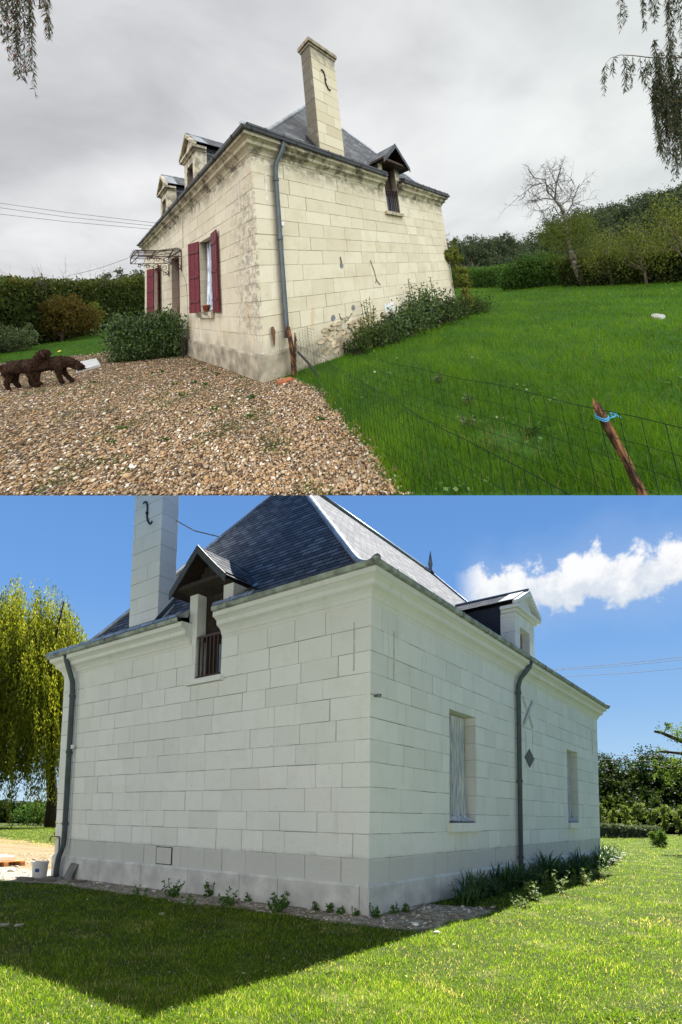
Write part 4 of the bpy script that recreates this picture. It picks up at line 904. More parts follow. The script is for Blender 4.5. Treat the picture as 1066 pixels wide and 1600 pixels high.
def hedge(name, place, line, z0, hts, thick, n, size, mat, label, cat, mats_lo=0., hi=1., group=None, core=True):
    """a clipped or wild hedge along a line of place coordinates"""
    Ln = np.array(line, float); seg = np.linalg.norm(np.diff(Ln, axis=0), axis=1); cum = np.concatenate([[0], np.cumsum(seg)]); T = cum[-1]
    t = NR.random(n)*T; x = np.interp(t, cum, Ln[:, 0]); y = np.interp(t, cum, Ln[:, 1]); hh = np.interp(t, cum, hts)
    dx, dy = np.interp(t+.5, cum, Ln[:, 0])-np.interp(t-.5, cum, Ln[:, 0]), np.interp(t+.5, cum, Ln[:, 1])-np.interp(t-.5, cum, Ln[:, 1])
    l_ = np.hypot(dx, dy)+1e-6; nx, ny = -dy/l_, dx/l_
    bmp = 1+.10*vnoise(t, t*0, 1.3, 81)+.05*vnoise(t, t*0, 5, 82); face = NR.random(n)
    side = np.where(NR.random(n) < .5, -1, 1)*(1-.25*NR.random(n)**2); zz = NR.random(n)**.8*hh*bmp
    topm = face < .28; side = np.where(topm, NR.uniform(-1, 1, n), side); zz = np.where(topm, hh*bmp*(1-.08*NR.random(n)**2+.07*(NR.random(n) < .08)*NR.random(n)), zz)
    off = side*thick/2*(1+.16*vnoise(t*1.3, zz*1.7, 2.2, 83)+.1*vnoise(t*3, zz*4, 2.2, 84))
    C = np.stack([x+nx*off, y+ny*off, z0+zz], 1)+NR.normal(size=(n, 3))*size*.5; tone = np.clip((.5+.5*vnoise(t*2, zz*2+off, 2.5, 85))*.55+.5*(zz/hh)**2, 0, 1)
    W_ = place.pts(C); base = place.pts([[*Ln[len(Ln)//2], z0]])[0]
    o = empty(name, place, [*Ln[len(Ln)//2], z0], label, cat, group)
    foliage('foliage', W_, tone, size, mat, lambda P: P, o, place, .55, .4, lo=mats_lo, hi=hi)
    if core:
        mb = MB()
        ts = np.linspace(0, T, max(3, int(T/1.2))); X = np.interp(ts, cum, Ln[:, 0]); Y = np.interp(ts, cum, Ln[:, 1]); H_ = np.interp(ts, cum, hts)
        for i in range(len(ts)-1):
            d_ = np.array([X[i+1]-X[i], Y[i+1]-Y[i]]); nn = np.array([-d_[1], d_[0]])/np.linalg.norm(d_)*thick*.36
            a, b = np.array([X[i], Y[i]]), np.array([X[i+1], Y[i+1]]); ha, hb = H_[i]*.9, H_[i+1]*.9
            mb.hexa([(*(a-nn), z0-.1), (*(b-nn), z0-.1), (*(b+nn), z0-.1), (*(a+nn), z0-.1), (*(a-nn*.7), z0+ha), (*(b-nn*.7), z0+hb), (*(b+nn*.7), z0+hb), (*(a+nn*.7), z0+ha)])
        obj('inner_core', mb, CORE, place, o)  # added solid core, no branches: stops seeing through the hedge
    return o
def plant(name, place, base, lobes, n, size, mat, label, cat, trunk=None, bark=None, group=None, asp=.5, inner=.35, spread=.16, axis=None, lo=0., hi=1., limbs=0, flat=1., mode='up', per=34):
    xf = frame(place, base, mode); o = empty(name, place, base, label, cat, group)
    C, tone = blob_pts(lobes, n, inner, per, spread, flat); C = C[C[:, 2] > .01]; tone = tone[:len(C)]
    foliage('foliage' if trunk is None else 'crown', C, tone, size, mat, xf, o, place, asp, .35, axis, None, .5, lo, hi)
    mb = MB()
    if trunk is not None:
        for pts, r0, r1 in trunk: mb.tube(pts, list(np.linspace(r0, r1, len(pts))), 8)
        top = np.array(trunk[0][0][-1])
        for i in range(limbs):
            lb = lobes[i % len(lobes)]; s = np.array(trunk[0][0][-1-(i % 2)]); q = np.array(lb[:3])+NR.normal(size=3)*np.array(lb[3:6])*.4
            mb.tube(limb_path(s, q, .06*np.linalg.norm(q-s)), list(np.linspace(trunk[0][2]*.8, trunk[0][2]*.2, 7)), 5)
        obj('trunk', mb, bark or BARK, place, o, xf=xf, smooth=True)
    else:
        lb = np.array(lobes)
        for i in range(9):
            l_ = lb[i % len(lb)]; q = l_[:3]+NR.normal(size=3)*l_[3:6]*.45; mb.tube(limb_path((NR.normal()*.06*l_[3], NR.normal()*.06*l_[3], -.02), q, .04), list(np.linspace(.018, .006, 7)*max(1, l_[3])), 4)
        obj('stems', mb, DARKB, place, o, xf=xf, smooth=True)
    return o
def weed(place, base, h, wd, n, mat, label, cat='weed', kind='broad', group=None, name='weed', stems=5):
    xf = frame(place, base, 'up'); o = empty(name, place, base, label, cat, group); mb = MB(); Cs, Ax, S = [], [], []
    for i in range(stems):
        a = NR.uniform(0, 6.28); tip = np.array([math.cos(a)*wd*.5*NR.random()**.5, math.sin(a)*wd*.5*NR.random()**.5, h*NR.uniform(.6, 1.05)]); pts = limb_path((tip[0]*.25, tip[1]*.25, 0), tip, .02)
        mb.tube(pts, [.004*(1+h)]*7, 4)
        for j in range(max(3, n//stems)):
            t = NR.uniform(.12, 1.0); k = min(5, int(t*6)); p = pts[k]+(pts[k+1]-pts[k])*(t*6-k); b = NR.uniform(0, 6.28); ax = np.array([math.cos(b), math.sin(b), NR.uniform(-.2, .6)]); s = (.055+.11*h)*NR.uniform(.5, 1.1)*(1.25-.6*t)
            Cs.append(p+ax*s*.5); Ax.append(ax); S.append(s)
    Cs = np.array(Cs); V = leaf_quads(Cs, np.array(S), .5 if kind == 'broad' else .22, np.array([0, 0, 1.])+0*Cs, np.array(Ax))
    np_mesh('leaves', V, xf, quads_idx(len(Cs)), NR.random(len(Cs)), [mat], parent=o, col=place.col); obj('stems', mb, mat, place, o, xf=xf)
    return o
def strap_plant(place, base, h, wd, n, mat, label, group=None, name='daylily'):
    xf = frame(place, base, 'up'); V, Fc, k = [], [], 0
    for i in range(n):
        a = NR.uniform(0, 6.28); r0 = NR.uniform(0, wd*.32); ln = h*NR.uniform(.7, 1.6); out = NR.uniform(.15, .75); c, s = math.cos(a), math.sin(a); b0 = NR.uniform(0, 6.28); bx, by = r0*math.cos(b0), r0*math.sin(b0); ww = .015*NR.uniform(.7, 1.3)
        for j, t in enumerate(np.linspace(0, 1, 6)):
            d_ = out*ln*t*t*.9+.1*ln*t; z = ln*(t*(1-.55*out*t*t)); w_ = ww*(1-t**2.2)+.001; V += [(bx+c*d_-s*w_, by+s*d_+c*w_, z), (bx+c*d_+s*w_, by+s*d_-c*w_, z)]
            if j: Fc.append((k+2*j-2, k+2*j-1, k+2*j+1, k+2*j))
        k += 12
    o = np_mesh(name, np.array(V), xf, np.array(Fc), np.repeat(NR.random(n), 5), [mat], org=xf([(0, 0, 0)])[0], col=place.col)
    return tagit(o, label, 'daylily', group)
def wood(name, place, line, base, n_row, n, size, mat, depth=10, crown=(3.2, 3.2, 3.0), ground=None, back=True):
    """a far-off wood that reads as one mass: crowns in rows below a skyline"""
    Ln = np.array(line, float); cum = np.concatenate([[0], np.cumsum(np.linalg.norm(np.diff(Ln[:, :2], axis=0), axis=1))]); T = cum[-1]; lobes = []
    for row in range(5):
        for i in range(n_row):
            t = T*(i+NR.uniform(-.4, 1.4))/n_row; p = [np.interp(t, cum, Ln[:, k]) for k in range(3)]; s = NR.uniform(.7, 1.3)
            frac = 1-row*.20; v = np.array(p[:2])-place.eye[:2]; u = v/np.linalg.norm(v); q = np.array(p[:2])-u*depth*row*.25
            zt = base+(p[2]-base)*frac*(1-.0*row); lobes.append((q[0], q[1], zt-crown[2]*s*(.95 if row == 0 else .6)+NR.normal()*.3, crown[0]*s, crown[1]*s, crown[2]*s*NR.uniform(.8, 1.2)))
    C, tone = blob_pts(lobes, n, .55, 60, .17)
    s = size*NR.uniform(.6, 1.4, len(C)); V = leaf_quads(C, s, .6)
    np_ = np_mesh(name, V, place.pts, quads_idx(len(C)), np.clip(tone*.55+NR.random(len(C))*.45, 0, 1), [mat], col=place.col); np_['kind'] = 'stuff'
    if back:
        mb = MB(); k = len(Ln)
        vs = [(x_, y_, base-1) for x_, y_, z_ in Ln]+[(x_, y_, base+(z_-base)*.86) for x_, y_, z_ in Ln]
        u = [(np.array(l[:2])-place.eye[:2])/np.linalg.norm(np.array(l[:2])-place.eye[:2]) for l in Ln]
        vs = [(l[0]-u_[0]*depth*1.0, l[1]-u_[1]*depth*1.0, base-1) for l, u_ in zip(Ln, u)]+[(l[0], l[1], base+(l[2]-base)*.80) for l in Ln]+[(l[0]+u_[0]*40, l[1]+u_[1]*40, base+(l[2]-base)*.5) for l, u_ in zip(Ln, u)]
        mb.add(vs, [(i, i+1, k+i+1, k+i) for i in range(k-1)]+[(k+i, k+i+1, 2*k+i+1, 2*k+i) for i in range(k-1)], .5)
        o = obj('hillside', mb, CORE, place); o['kind'] = 'structure'

# ---- autumn garden, left side
hedge('hedge', AUT, [(-9, 12.5), (-6.6, 18.0), (-5.5, 20.4), (-3.0, 23.0), (-.8, 25.2), (2.2, 28.2), (5.5, 31)], G1, [3.5, 3.55, 3.7, 3.85, 3.9, 4.3, 4.5], 2.2, 60000, .20, L_HEDGE, 'tall dark wild hedge with a yellowing top behind the left lawn', 'hedge')
xf = frame(AUT, (-5.5, 20.4, G1)); mb = MB()
for i in range(46):
    p = (NR.uniform(-4, 6.5), NR.uniform(0, 1), 3.5+NR.uniform(0, .2)); twig_tree(mb, p, (NR.normal()*.35, 0, 1), NR.uniform(.4, .95), .010, 1, .5, 0, 3, 3)
o = bpy.data.objects['hedge']; obj('bare_top_twigs', mb, DEAD, AUT, o, xf=xf)['kind'] = 'stuff'
plant('garden_shrub', AUT, (-3.1, 20.0, G1), [(0, 0, 1.45, 1.9, 1.2, .85), (-1.1, 0, 1.15, 1.0, .9, .7), (1.2, .1, 1.5, 1.1, .9, .7), (.2, -.3, 1.9, 1.1, .8, .55)], 15000, .13, L_RUST, 'broad rounded shrub turning russet in front of the tall hedge', 'shrub', trunk=[([(0, 0, -.1), (.03, 0, .3), (.1, 0, .7)], .12, .08)], bark=DARKB, limbs=8)
plant('garden_shrub', AUT, (-4.9, 17.4, G1), [(0, 0, .55, 1.0, .8, .55), (-.9, 0, .6, .8, .7, .6), (.9, .1, .7, .5, .5, .4), (.95, 0, .95, .3, .3, .35)], 8000, .10, L_PALE, 'low pale grey-green shrub at the left edge beside the lawn', 'shrub')
plant('garden_shrub', AUT, (-1.75, 21.2, G1), [(0, 0, 1.0, .6, .6, .8), (.3, 0, 1.6, .5, .5, .5)], 4200, .13, L_YELLOW, 'slim yellow-green shrub between the russet shrub and the door bush', 'shrub')
wood('wood', AUT, [(-25.5, 121, 11.2), (-10.3, 106.6, 10.8), (1, 95.6, 10.6), (4.2, 92.5, 11.2), (6.7, 89.9, 12.1), (9.2, 87.6, 11.3), (12.4, 84.7, 10.3)], 0, 12, 40000, .5, L_DARK)
plant('door_bush', AUT, (-.95, 5.5, G1), [(x_*.80, NR.normal()*.12, z_*.80+.1*math.sin(x_*5), .40, .45, .34) for x_ in (-1.0, -.55, 0, .55, 1.0) for z_ in (.38, .95)]+[(-.55, 0, .92, .35, .3, .25), (.25, 0, 1.0, .4, .3, .26), (.75, 0, 1.05, .3, .3, .24)], 19000, .08, L_SHRUB, 'dense dark green bush growing in front of the house door', 'bush', inner=.35, spread=.36, per=18)
plant('wall_climber', AUT, (-.22, 4.35, G1), [(0, 0, .7, .12, .1, .25), (-.1, 0, .35, .15, .12, .22)], 400, .06, L_SHRUB, 'few stray leafy sprigs beside the dark door bush on the wall', 'climber', group=None)
mb = MB(); mb.hexa([(-2.42, 5.75, G1+.0), (-1.92, 6.05, G1+.0), (-1.95, 7.75, G1+.0), (-2.45, 7.6, G1+.0), (-2.41, 5.76, G1+.06), (-1.93, 6.06, G1+.06), (-1.96, 7.74, G1+.06), (-2.44, 7.59, G1+.06)])
tagit(obj('stone_slab', mb, simple('pale_slab', (.50, .50, .49), .8, .15, 5), AUT, base=(-2.2, 6.9, G1)), 'pale grey stone slab lying on the gravel beside the door bush', 'slab')
mb = MB(); mb.tube([(-19.4, 90.8, 28.6), (-4.5, 77, 23.6), (10.2, 63.9, 19.3)], .045, 4); mb2 = MB(); mb2.tube([(-19.3, 91.0, 27.6), (-5, 78, 22.9), (9.2, 65.0, 18.9)], .045, 4); mb3 = MB(); mb3.tube([(-19.3, 91.3, 26.1), (-5, 78.3, 21.9), (8.7, 65.6, 18.3)], .045, 4); mb4 = MB(); mb4.tube([(-3.0, 50.9, 7.2), (-.3, 48, 7.75), (2.7, 45.1, 8.8)], .03, 4)
wm = simple('grey_wire', (.10, .10, .10), .6)
for m_, l_ in ((mb, 'topmost power line crossing the grey sky left of the house'), (mb2, 'middle power line crossing the grey sky left of the house'), (mb3, 'lowest power line of three in the grey sky left of the house'), (mb4, 'thin wire rising from the hedge towards the glass door canopy')):
    tagit(obj('power_line', m_, wm, AUT), l_, 'power line', 'overhead lines in the grey sky' if m_ is not mb4 else None)

# ---- autumn garden, along the gable end
gp = 'plants growing along the gable end'
for x_, y_, h_, w_, n_, mt, lab in ((2.15, -.32, .40, .6, 900, L_IVY, 'low dark ivy mound at the wall foot nearest the house corner'), (2.75, -.38, .55, .7, 1300, L_IVY, 'ivy mound under the grey wall patches on the gable end'),
        (3.4, -.42, .62, .8, 1700, L_SHRUB, 'dark leafy mound just left of the white vent hatch'), (4.15, -.42, .85, .9, 2600, L_SHRUB, 'bushy plant right under the white vent hatch'), (5.0, -.42, 1.05, 1.0, 3400, L_SHRUB, 'tallest dark bush against the middle of the gable end'),
        (5.95, -.38, .80, 1.2, 3000, L_IVY, 'wide ivy bush between the tall bush and the climber'), (7.1, -.35, .62, 1.4, 3000, L_IVY, 'spreading ivy at the far end of the gable wall'), (8.5, -.45, .5, 1.4, 2600, L_IVY, 'ivy spilling onto the lawn past the far house corner')):
    plant('wall_bush', AUT, (x_, y_, G1), [(0, 0, h_*.42, w_*.5, .32, h_*.48), (w_*.18, 0, h_*.7, w_*.3, .25, h_*.36), (-w_*.2, .02, h_*.55, w_*.28, .25, h_*.36)], int(n_*.75), .08, mt, lab, 'bush', group=gp, inner=.05, spread=.42, per=12)
for x_, y_, h_, w_, lab in ((2.3, -.2, .75, .35, 'thin yellow-leaved sapling on the crumbling wall foot'), (2.75, -.22, 1.05, .4, 'upright yellow-green sapling left of the vent hatch'), (4.75, -.3, 1.65, .6, 'tall leafy sapling rising right of the vent hatch'), (5.7, -.3, 1.72, .7, 'tall leafy sapling nearest the far corner climber'), (5.2, -.3, 1.3, .5, 'middle sapling between the two tall wall saplings')):
    weed(AUT, (x_, y_, G1), h_*1.05, w_*1.15, 150, L_YELLOW if x_ < 3 else L_PALE if h_ > 1.4 else L_WEED, lab, 'sapling', 'long', gp, 'wall_sapling', 7)
weed(AUT, (2.05, -.06, .62), .22, .5, 40, L_IVY, 'small fern-like sprig rooted in a wall joint', 'sprig', 'long', None, 'wall_sprig', 6)
plant('climbing_plant', AUT, (8.15, -.30, G1), [(.12, 0, .7, .22, .2, .6), (.05, 0, 1.5, .28, .2, .45), (-.15, 0, 2.2, .34, .2, .36), (-.60, 0, 2.4, .30, .12, .26), (.22, 0, 1.4, .22, .2, .35), (.0, 0, 2.7, .22, .15, .22)], 3600, .105, L_YELLOW, 'yellow-green climber on the far corner of the gable end', 'climber', trunk=[([(0, 0, -.1), (.05, .02, .8), (-.08, .02, 1.7), (-.2, .02, 2.3)], .035, .012)], bark=DARKB)

# ---- autumn garden, right side
gh = 'hedging behind the right lawn'
hedge('hedge', AUT, [(38, 16), (31, 8.1), (27.2, 3.4), (24.4, .8)], G1, [2.4, 2.1, 1.9, 1.9], 1.8, 26000, .17, L_LAUREL, 'leafy green hedge behind the lawn nearest the house', 'hedge', group=gh)
hedge('hedge', AUT, [(22.9, -1.6), (21.6, -3.6), (21.3, -5.6), (21.0, -7.2), (19.6, -9.6), (18, -13)], G1, [1.9, 1.75, 1.65, 1.7, 1.8, 1.8], 1.5, 30000, .15, L_HEDGE, 'dark low hedge along the lawn edge at the far right', 'hedge', group=gh)
plant('laurel_bush', AUT, (23.0, .1, G1), [(0, 0, 1.1, 2.0, 1.3, 1.0), (-1.7, 0, .9, 1.3, 1.2, .85), (1.6, 0, 1.0, 1.4, 1.2, .95), (.3, 0, 1.7, 1.3, .9, .6), (-.9, 0, 1.5, 1.2, .9, .55)], 17000, .17, L_LAUREL, 'big rounded laurel bush beside the leaning tree', 'bush')
s_ = 1/23.5; K = lambda a, b: ((a-912)*s_, 0.0, (447-b)*s_)
xf = frame(AUT, (21.87, -2.51, G1), 'img'); o = empty('leaning_tree', AUT, (21.87, -2.51, G1), 'leaning tree with pale bark and bare upper branches behind the right lawn', 'tree')
mb = MB(); mb.tube([K(915, 449), K(905, 428), K(897, 409), K(890, 390), K(886, 372)], [.30, .26, .22, .19, .16], 9); mb.tube([K(886, 372), K(883, 338), K(876, 322), K(867, 312)], [.16, .13, .105, .085], 7)
m_, g = new_mat('pale_birch_bark'); pc = g.pc(); c = g.ramp(g.noise(g.vm('MULTIPLY', pc, (1, 1, 3)), 3.2, 5, .7), [(.36, (.03, .024, .018)), (.52, (.12, .095, .07)), (.66, (.34, .31, .26))]); finish(g, c, .9, g.bump(g.noise(pc, 12, 5), .6, .02)); BIRCH = m_
tr = obj('trunk', mb, BIRCH, AUT, o, xf=xf, smooth=True)
mb = MB()
def br(pts, r0, r1, k, dep=2, ln=.7):
    k = int(k*1.7)
    P_ = [np.array(K(*p)) for p in pts]
    for p in P_[1:]: p[1] += NR.normal()*.25
    mb.tube(P_, list(np.linspace(r0, r1, len(P_))), 6)
    for i in range(k):
        j = NR.integers(1, len(P_)); t = NR.random(); p = P_[j-1]*(1-t)+P_[j]*t; dd = P_[j]-P_[j-1]; dd = dd/np.linalg.norm(dd)
        twig_tree(mb, p, dd*.5+NR.normal(size=3)*np.array([1, .7, .8])*.8, ln*NR.uniform(.7, 1.5), max(.019, r1*.8), dep, .9, -.02, 4, 3)
br([(867, 312), (866, 300), (869, 287), (873, 270), (876, 256)], .065, .025, 8); br([(866, 310), (858, 296), (850, 284), (838, 273), (824, 264)], .05, .02, 10)
br([(867, 312), (850, 309), (836, 312), (824, 316)], .035, .015, 8); br([(866, 300), (848, 290), (832, 290), (818, 300)], .035, .015, 8); br([(869, 287), (862, 272), (858, 262)], .03, .012, 5, 2, .5)
br([(883, 338), (892, 322), (899, 306), (908, 284)], .045, .015, 10); br([(886, 345), (874, 332), (860, 325), (846, 330)], .04, .014, 8); br([(876, 322), (890, 310), (896, 296), (890, 282)], .03, .012, 7)
obj('bare_branches', mb, DEAD, AUT, o, xf=xf)
C, tone = blob_pts([(K(893, 368)[0], 0, K(0, 368)[2], 1.5, 1.2, 1.1), (K(872, 385)[0], 0, K(0, 385)[2], 1.2, 1.0, 1.1), (K(918, 385)[0], 0, K(0, 385)[2], 1.5, 1.0, 1.1), (K(905, 352)[0], 0, K(0, 352)[2], 1.1, .9, .6), (K(930, 405)[0], 0, K(0, 405)[2], 1.0, .9, .8), (K(862, 365)[0], 0, K(0, 365)[2], .8, .8, .7)], 6500, .05, 14, .38)
foliage('foliage', C, tone, .13, L_YELLOW, xf, o, AUT, .5, lo=0, hi=.72)
gt = 'small fruit trees behind the low right hedge'
for x_, y_, h_, w_, n_, lab in ((20.1, -6.9, 4.2, 3.6, 5500, 'tallest yellow-green fruit tree, at the right edge behind the hedge'), (20.3, -5.3, 3.4, 2.4, 2800, 'yellowing fruit tree second from the right edge'), (21.0, -3.9, 3.1, 2.6, 3000, 'olive-green fruit tree just right of the leaning tree'), (19.0, -9.2, 4.6, 3.6, 5000, 'fruit tree partly cut off by the right edge')):
    lb = [(NR.normal()*.1*w_, 0, h_*.62, w_*.42, w_*.35, h_*.26), (-w_*.28, .1, h_*.5, w_*.3, w_*.3, h_*.2), (w_*.28, 0, h_*.55, w_*.3, w_*.3, h_*.22), (NR.normal()*.1*w_, 0, h_*.84, w_*.24, w_*.25, h_*.17), (w_*.1, 0, h_*.36, w_*.3, w_*.3, h_*.13)]
    plant('fruit_tree', AUT, (x_, y_, G1), lb, n_, .115, L_YELLOW, lab, 'tree', trunk=[([(0, 0, -.1), (.08, 0, h_*.2), (-.04, 0, h_*.42)], .10, .06)], group=gt, limbs=14, inner=.05, spread=.40, lo=0, hi=.95, per=14)
plant('garden_tree', AUT, (34.5, 9.2, G1), [(-1.6, 0, 3.2, 1.2, 1, .7), (.2, 0, 4.2, 1.3, 1, 1.2), (1.4, 0, 3.6, 1.2, 1, .9)], 5000, .22, L_DARK, 'thin dark tree behind the hedge next to the house', 'tree', trunk=[([(.3, 0, 0), (.2, 0, 2), (0, 0, 4)], .13, .07)], limbs=7, inner=.2)
xf = frame(AUT, (27, 9.5, G1)); o = empty('bare_tree', AUT, (27, 9.5, G1), 'bare thin tree half hidden behind the far corner of the house', 'tree'); mb = MB()
mb.tube([(0, 0, -.1), (.1, 0, 3), (.0, 0, 5.6)], [.14, .1, .05], 7)
for i in range(16): twig_tree(mb, (.05, 0, NR.uniform(3.2, 5.5)), (NR.normal(), NR.normal()*.5, .7), NR.uniform(1, 1.8), .03, 2, .7)
obj('bare_branches', mb, DEAD, AUT, o, xf=xf)
wood('hillside_wood', AUT, [(80.5, 12.3, 6.5), (82.6, 8.9, 11.6), (85.5, 5.6, 13.8), (89.1, 2.1, 14.4), (93.8, -2.6, 15.0), (97.9, -6.7, 15.5), (100.8, -9.7, 16.3), (105.5, -14.5, 17.6), (108.5, -17.6, 18.4), (116, -25.3, 20.6)], 0, 22, 120000, .40, L_DARK, 26, (3.0, 3.0, 2.6))
wood('distant_wood', AUT, [(86, 42, 15), (88.3, 38.1, 14.6), (92.3, 34.4, 13.4), (96.3, 30.3, 14.6), (101.1, 25.9, 13.0), (104.3, 22.7, 13.9), (108.3, 19.1, 12.0), (111.6, 16.6, 8.7), (115.7, 13.0, 6.4)], 0, 13, 50000, .50, L_DARK, 20, (3.6, 3.6, 3.2))
# willow sprays hanging into the view from trees beside the viewer
def spray(mb, leaves, p, ln, drift=(0, 0), lf=.10, dens=95, r=.0022, curve=None):
    p = np.array(p, float); pts = [p]; n = max(5, int(ln/.09)); d0 = np.array([drift[0], NR.normal()*.05, -1.0])
    for i in range(n): d_ = d0+NR.normal(size=3)*.07; pts.append(pts[-1]+d_/np.linalg.norm(d_)*ln/n)
    mb.tube(pts, list(np.linspace(r, r*.4, len(pts))), 4)
    k = int(ln*dens); 
    for i in range(k):
        t = NR.random()*.999*n; j = int(t); q = pts[j]+(pts[j+1]-pts[j])*(t-j); b = NR.uniform(0, 6.28); s = lf*NR.uniform(.6, 1.15)*(.75+.25*(1-t/n)); ax = np.array([math.cos(b)*.75, math.sin(b)*.75, -1.0+NR.normal()*.3]); ax /= np.linalg.norm(ax); leaves.append((q+ax*s*.5, ax, s))
def willow_leaves(leaves, mat, xf, o, place, asp=.14):
    C = np.array([l[0] for l in leaves]); A_ = np.array([l[1] for l in leaves]); S = np.array([l[2] for l in leaves])
    return np_mesh('foliage', leaf_quads(C, S, asp, None, A_), xf, quads_idx(len(C)), NR.random(len(C)), [mat], parent=o, col=place.col)
bR = (3.2, -5.8, 3.9); xf = frame(AUT, bR, 'img'); o = empty('weeping_willow', AUT, bR, 'weeping willow spray of narrow grey-green leaves hanging in at the upper right', 'willow tree'); mb = MB(); lv = []
q = lambda x_, y_: np.array([(x_-1066)/119, 0, (95-y_)/119])
mb.tube([q(1150, 90), q(1066, 96), q(1040, 97), q(1010, 96), q(985, 93), q(965, 92), q(950, 97), q(941, 108)], [.012, .008, .007, .006, .005, .004, .003, .002], 6)
mb.tube([q(1230, -130), q(1180, -60), q(1150, 90), q(1170, 300), q(1180, 620)], [.05, .06, .07, .09, .12], 8)
for (x_, y_, l_) in ((943, 104, 48), (955, 95, 26), (970, 93, 55), (976, 93, 52), (984, 94, 50), (996, 96, 48), (1004, 96, 60), (1010, 97, 100), (1018, 96, 150), (1024, 97, 125)): spray(mb, lv, q(x_, y_), l_/119, ((x_ < 960)*-.12+.12*(x_ > 990), 0), .10, 140, .003)
for i in range(130):
    x_ = NR.uniform(1016, 1130); spray(mb, lv, q(x_, NR.uniform(60, 170)), NR.uniform(70, 145)/119*(1 if x_ > 1030 else .8), (.10, 0), .105, 120, .003)
for (x_, l_) in ((962, 54), (968, 40), (998, 28), (1003, 50), (1012, 42), (1022, 30), (1010, 30), (1033, 95), (1040, 120), (1045, 100), (1052, 70), (1058, 110), (1066, 90), (1076, 120), (1036, 60)): spray(mb, lv, q(x_, -58), (l_+58)/119, (.04, 0), .105, 150, .003)
mb.tube([q(1190, -90), q(1060, -70), q(960, -62), (q(930, -60))], [.03, .012, .006, .003], 6)
obj('branches', mb, BARK, AUT, o, xf=xf); willow_leaves(lv, L_WILLG, xf, o, AUT)
bL = (-3.2, -1.1, 4.7); xf = frame(AUT, bL, 'img'); o = empty('weeping_willow', AUT, bL, 'reddish willow spray hanging in at the upper left corner', 'willow tree'); mb = MB(); lv = []
q = lambda x_, y_: np.array([(x_+30)/164, 0, (-40-y_)/164])
mb.tube([q(-140, 500), q(-130, 100), q(-100, -20), q(-30, -40), q(30, -42), q(85, -36)], [.10, .07, .03, .010, .006, .003], 6)
for (x_, l_, dr) in ((2, 80, 0), (6, 85, .0), (14, 135, .03), (20, 140, .0), (26, 148, .04), (34, 150, .0), (38, 160, .05), (42, 172, .03), (46, 140, .05), (50, 120, .05), (-6, 100, 0), (-14, 110, 0), (30, 110, 0), (18, 105, .02), (60, 95, .22), (66, 96, .12), (72, 85, .1), (60, 75, 0), (24, 125, 0), (10, 60, 0)): spray(mb, lv, q(x_-4, -38), (l_+12)/164, (dr, 0), .085, 170, .0025)
obj('branches', mb, BARK, AUT, o, xf=xf); willow_leaves(lv, leafmat('reddening_willow_leaf', [(0, (.025, .028, .016)), (.6, (.06, .07, .035)), (.85, (.10, .10, .05)), (1, (.22, .05, .04))], .25), xf, o, AUT)

# ---- stakes, wire fence, tile
wood_m, g = new_mat('split_brown_wood'); pc = g.pc(); c = g.ramp(g.noise(g.vm('MULTIPLY', pc, (1, 1, .3)), 26, 5, .7), [(.38, (.022, .013, .010)), (.5, (.085, .045, .028)), (.6, (.24, .11, .045))]); finish(g, c, .9, g.bump(g.noise(pc, 60, 4, .7), 1, .01), .1)
def stake(place, pts, r, label, broken=False):
    mb = MB(); n = len(pts); P_ = [np.array(p) for p in pts]
    vs = []
    for i, p in enumerate(P_):
        for j in range(9):
            a = 6.283*j/9; rr = r*(1+.22*math.sin(j*2.4+1.2*(i*.6))+NR.normal()*.05)*(1-.12*(i/n)); vs.append(tuple(p+np.array([rr*math.cos(a), rr*math.sin(a)*.75, NR.normal()*.006+(.03*math.sin(j*1.7) if i == n-1 else 0)])))
    fs = [(i*9+j, i*9+(j+1) % 9, (i+1)*9+(j+1) % 9, (i+1)*9+j) for i in range(n-1) for j in range(9)]+[tuple(range((n-1)*9, n*9))]
    mb.add(vs, fs, .5)
    return tagit(obj('wooden_stake', mb, wood_m, place, base=tuple(P_[0]), clip=.005), label, 'stake')
st1 = stake(AUT, [(.50, -.20, -.2), (.50, -.20, .0), (.505, -.195, .15), (.49, -.19, .35), (.485, -.185, .5), (.475, -.18, .66), (.465, -.175, .74)], .052, 'split brown wooden stake standing against the downpipe at the house corner')
mb = MB()
for i in range(5): mb.prism([(.49+.01*i, -.25, .1+.09*i), (.52+.01*i, -.255, .12+.09*i), (.50+.01*i, -.25, .32+.08*i)], (.01, -.02, 0))
obj('splinter', mb, wood_m, AUT, st1)
st2 = stake(AUT, [(.14, -4.70, -.3), (.115, -4.66, -.14), (.085, -4.63, .0), (.05, -4.6, .15), (.015, -4.565, .3), (-.02, -4.535, .44), (-.025, -4.53, .475)], .033, 'rough brown wooden stake tied with blue string at the lower right')
mb = MB(); c = np.array([-.012, -4.54, .40])
for k_ in range(2): mb.tube([tuple(c+np.array([.040*math.cos(a), .033*math.sin(a), .012*k_+.004*math.sin(3*a)])) for a in np.linspace(0, 6.28, 15)], .0032, 5)
mb.tube([tuple(c+np.array(v)) for v in ((.0, -.025, 0), (.03, -.06, .012), (.055, -.06, .015), (.06, -.085, .0))], .003, 5); mb.tube([tuple(c+np.array(v)) for v in ((.03, -.05, .0), (.05, -.04, .022), (.062, -.07, .02))], .003, 5)
obj('blue_string', mb, simple('blue_string', (.05, .32, .55), .6, .2, 40), AUT, st2)
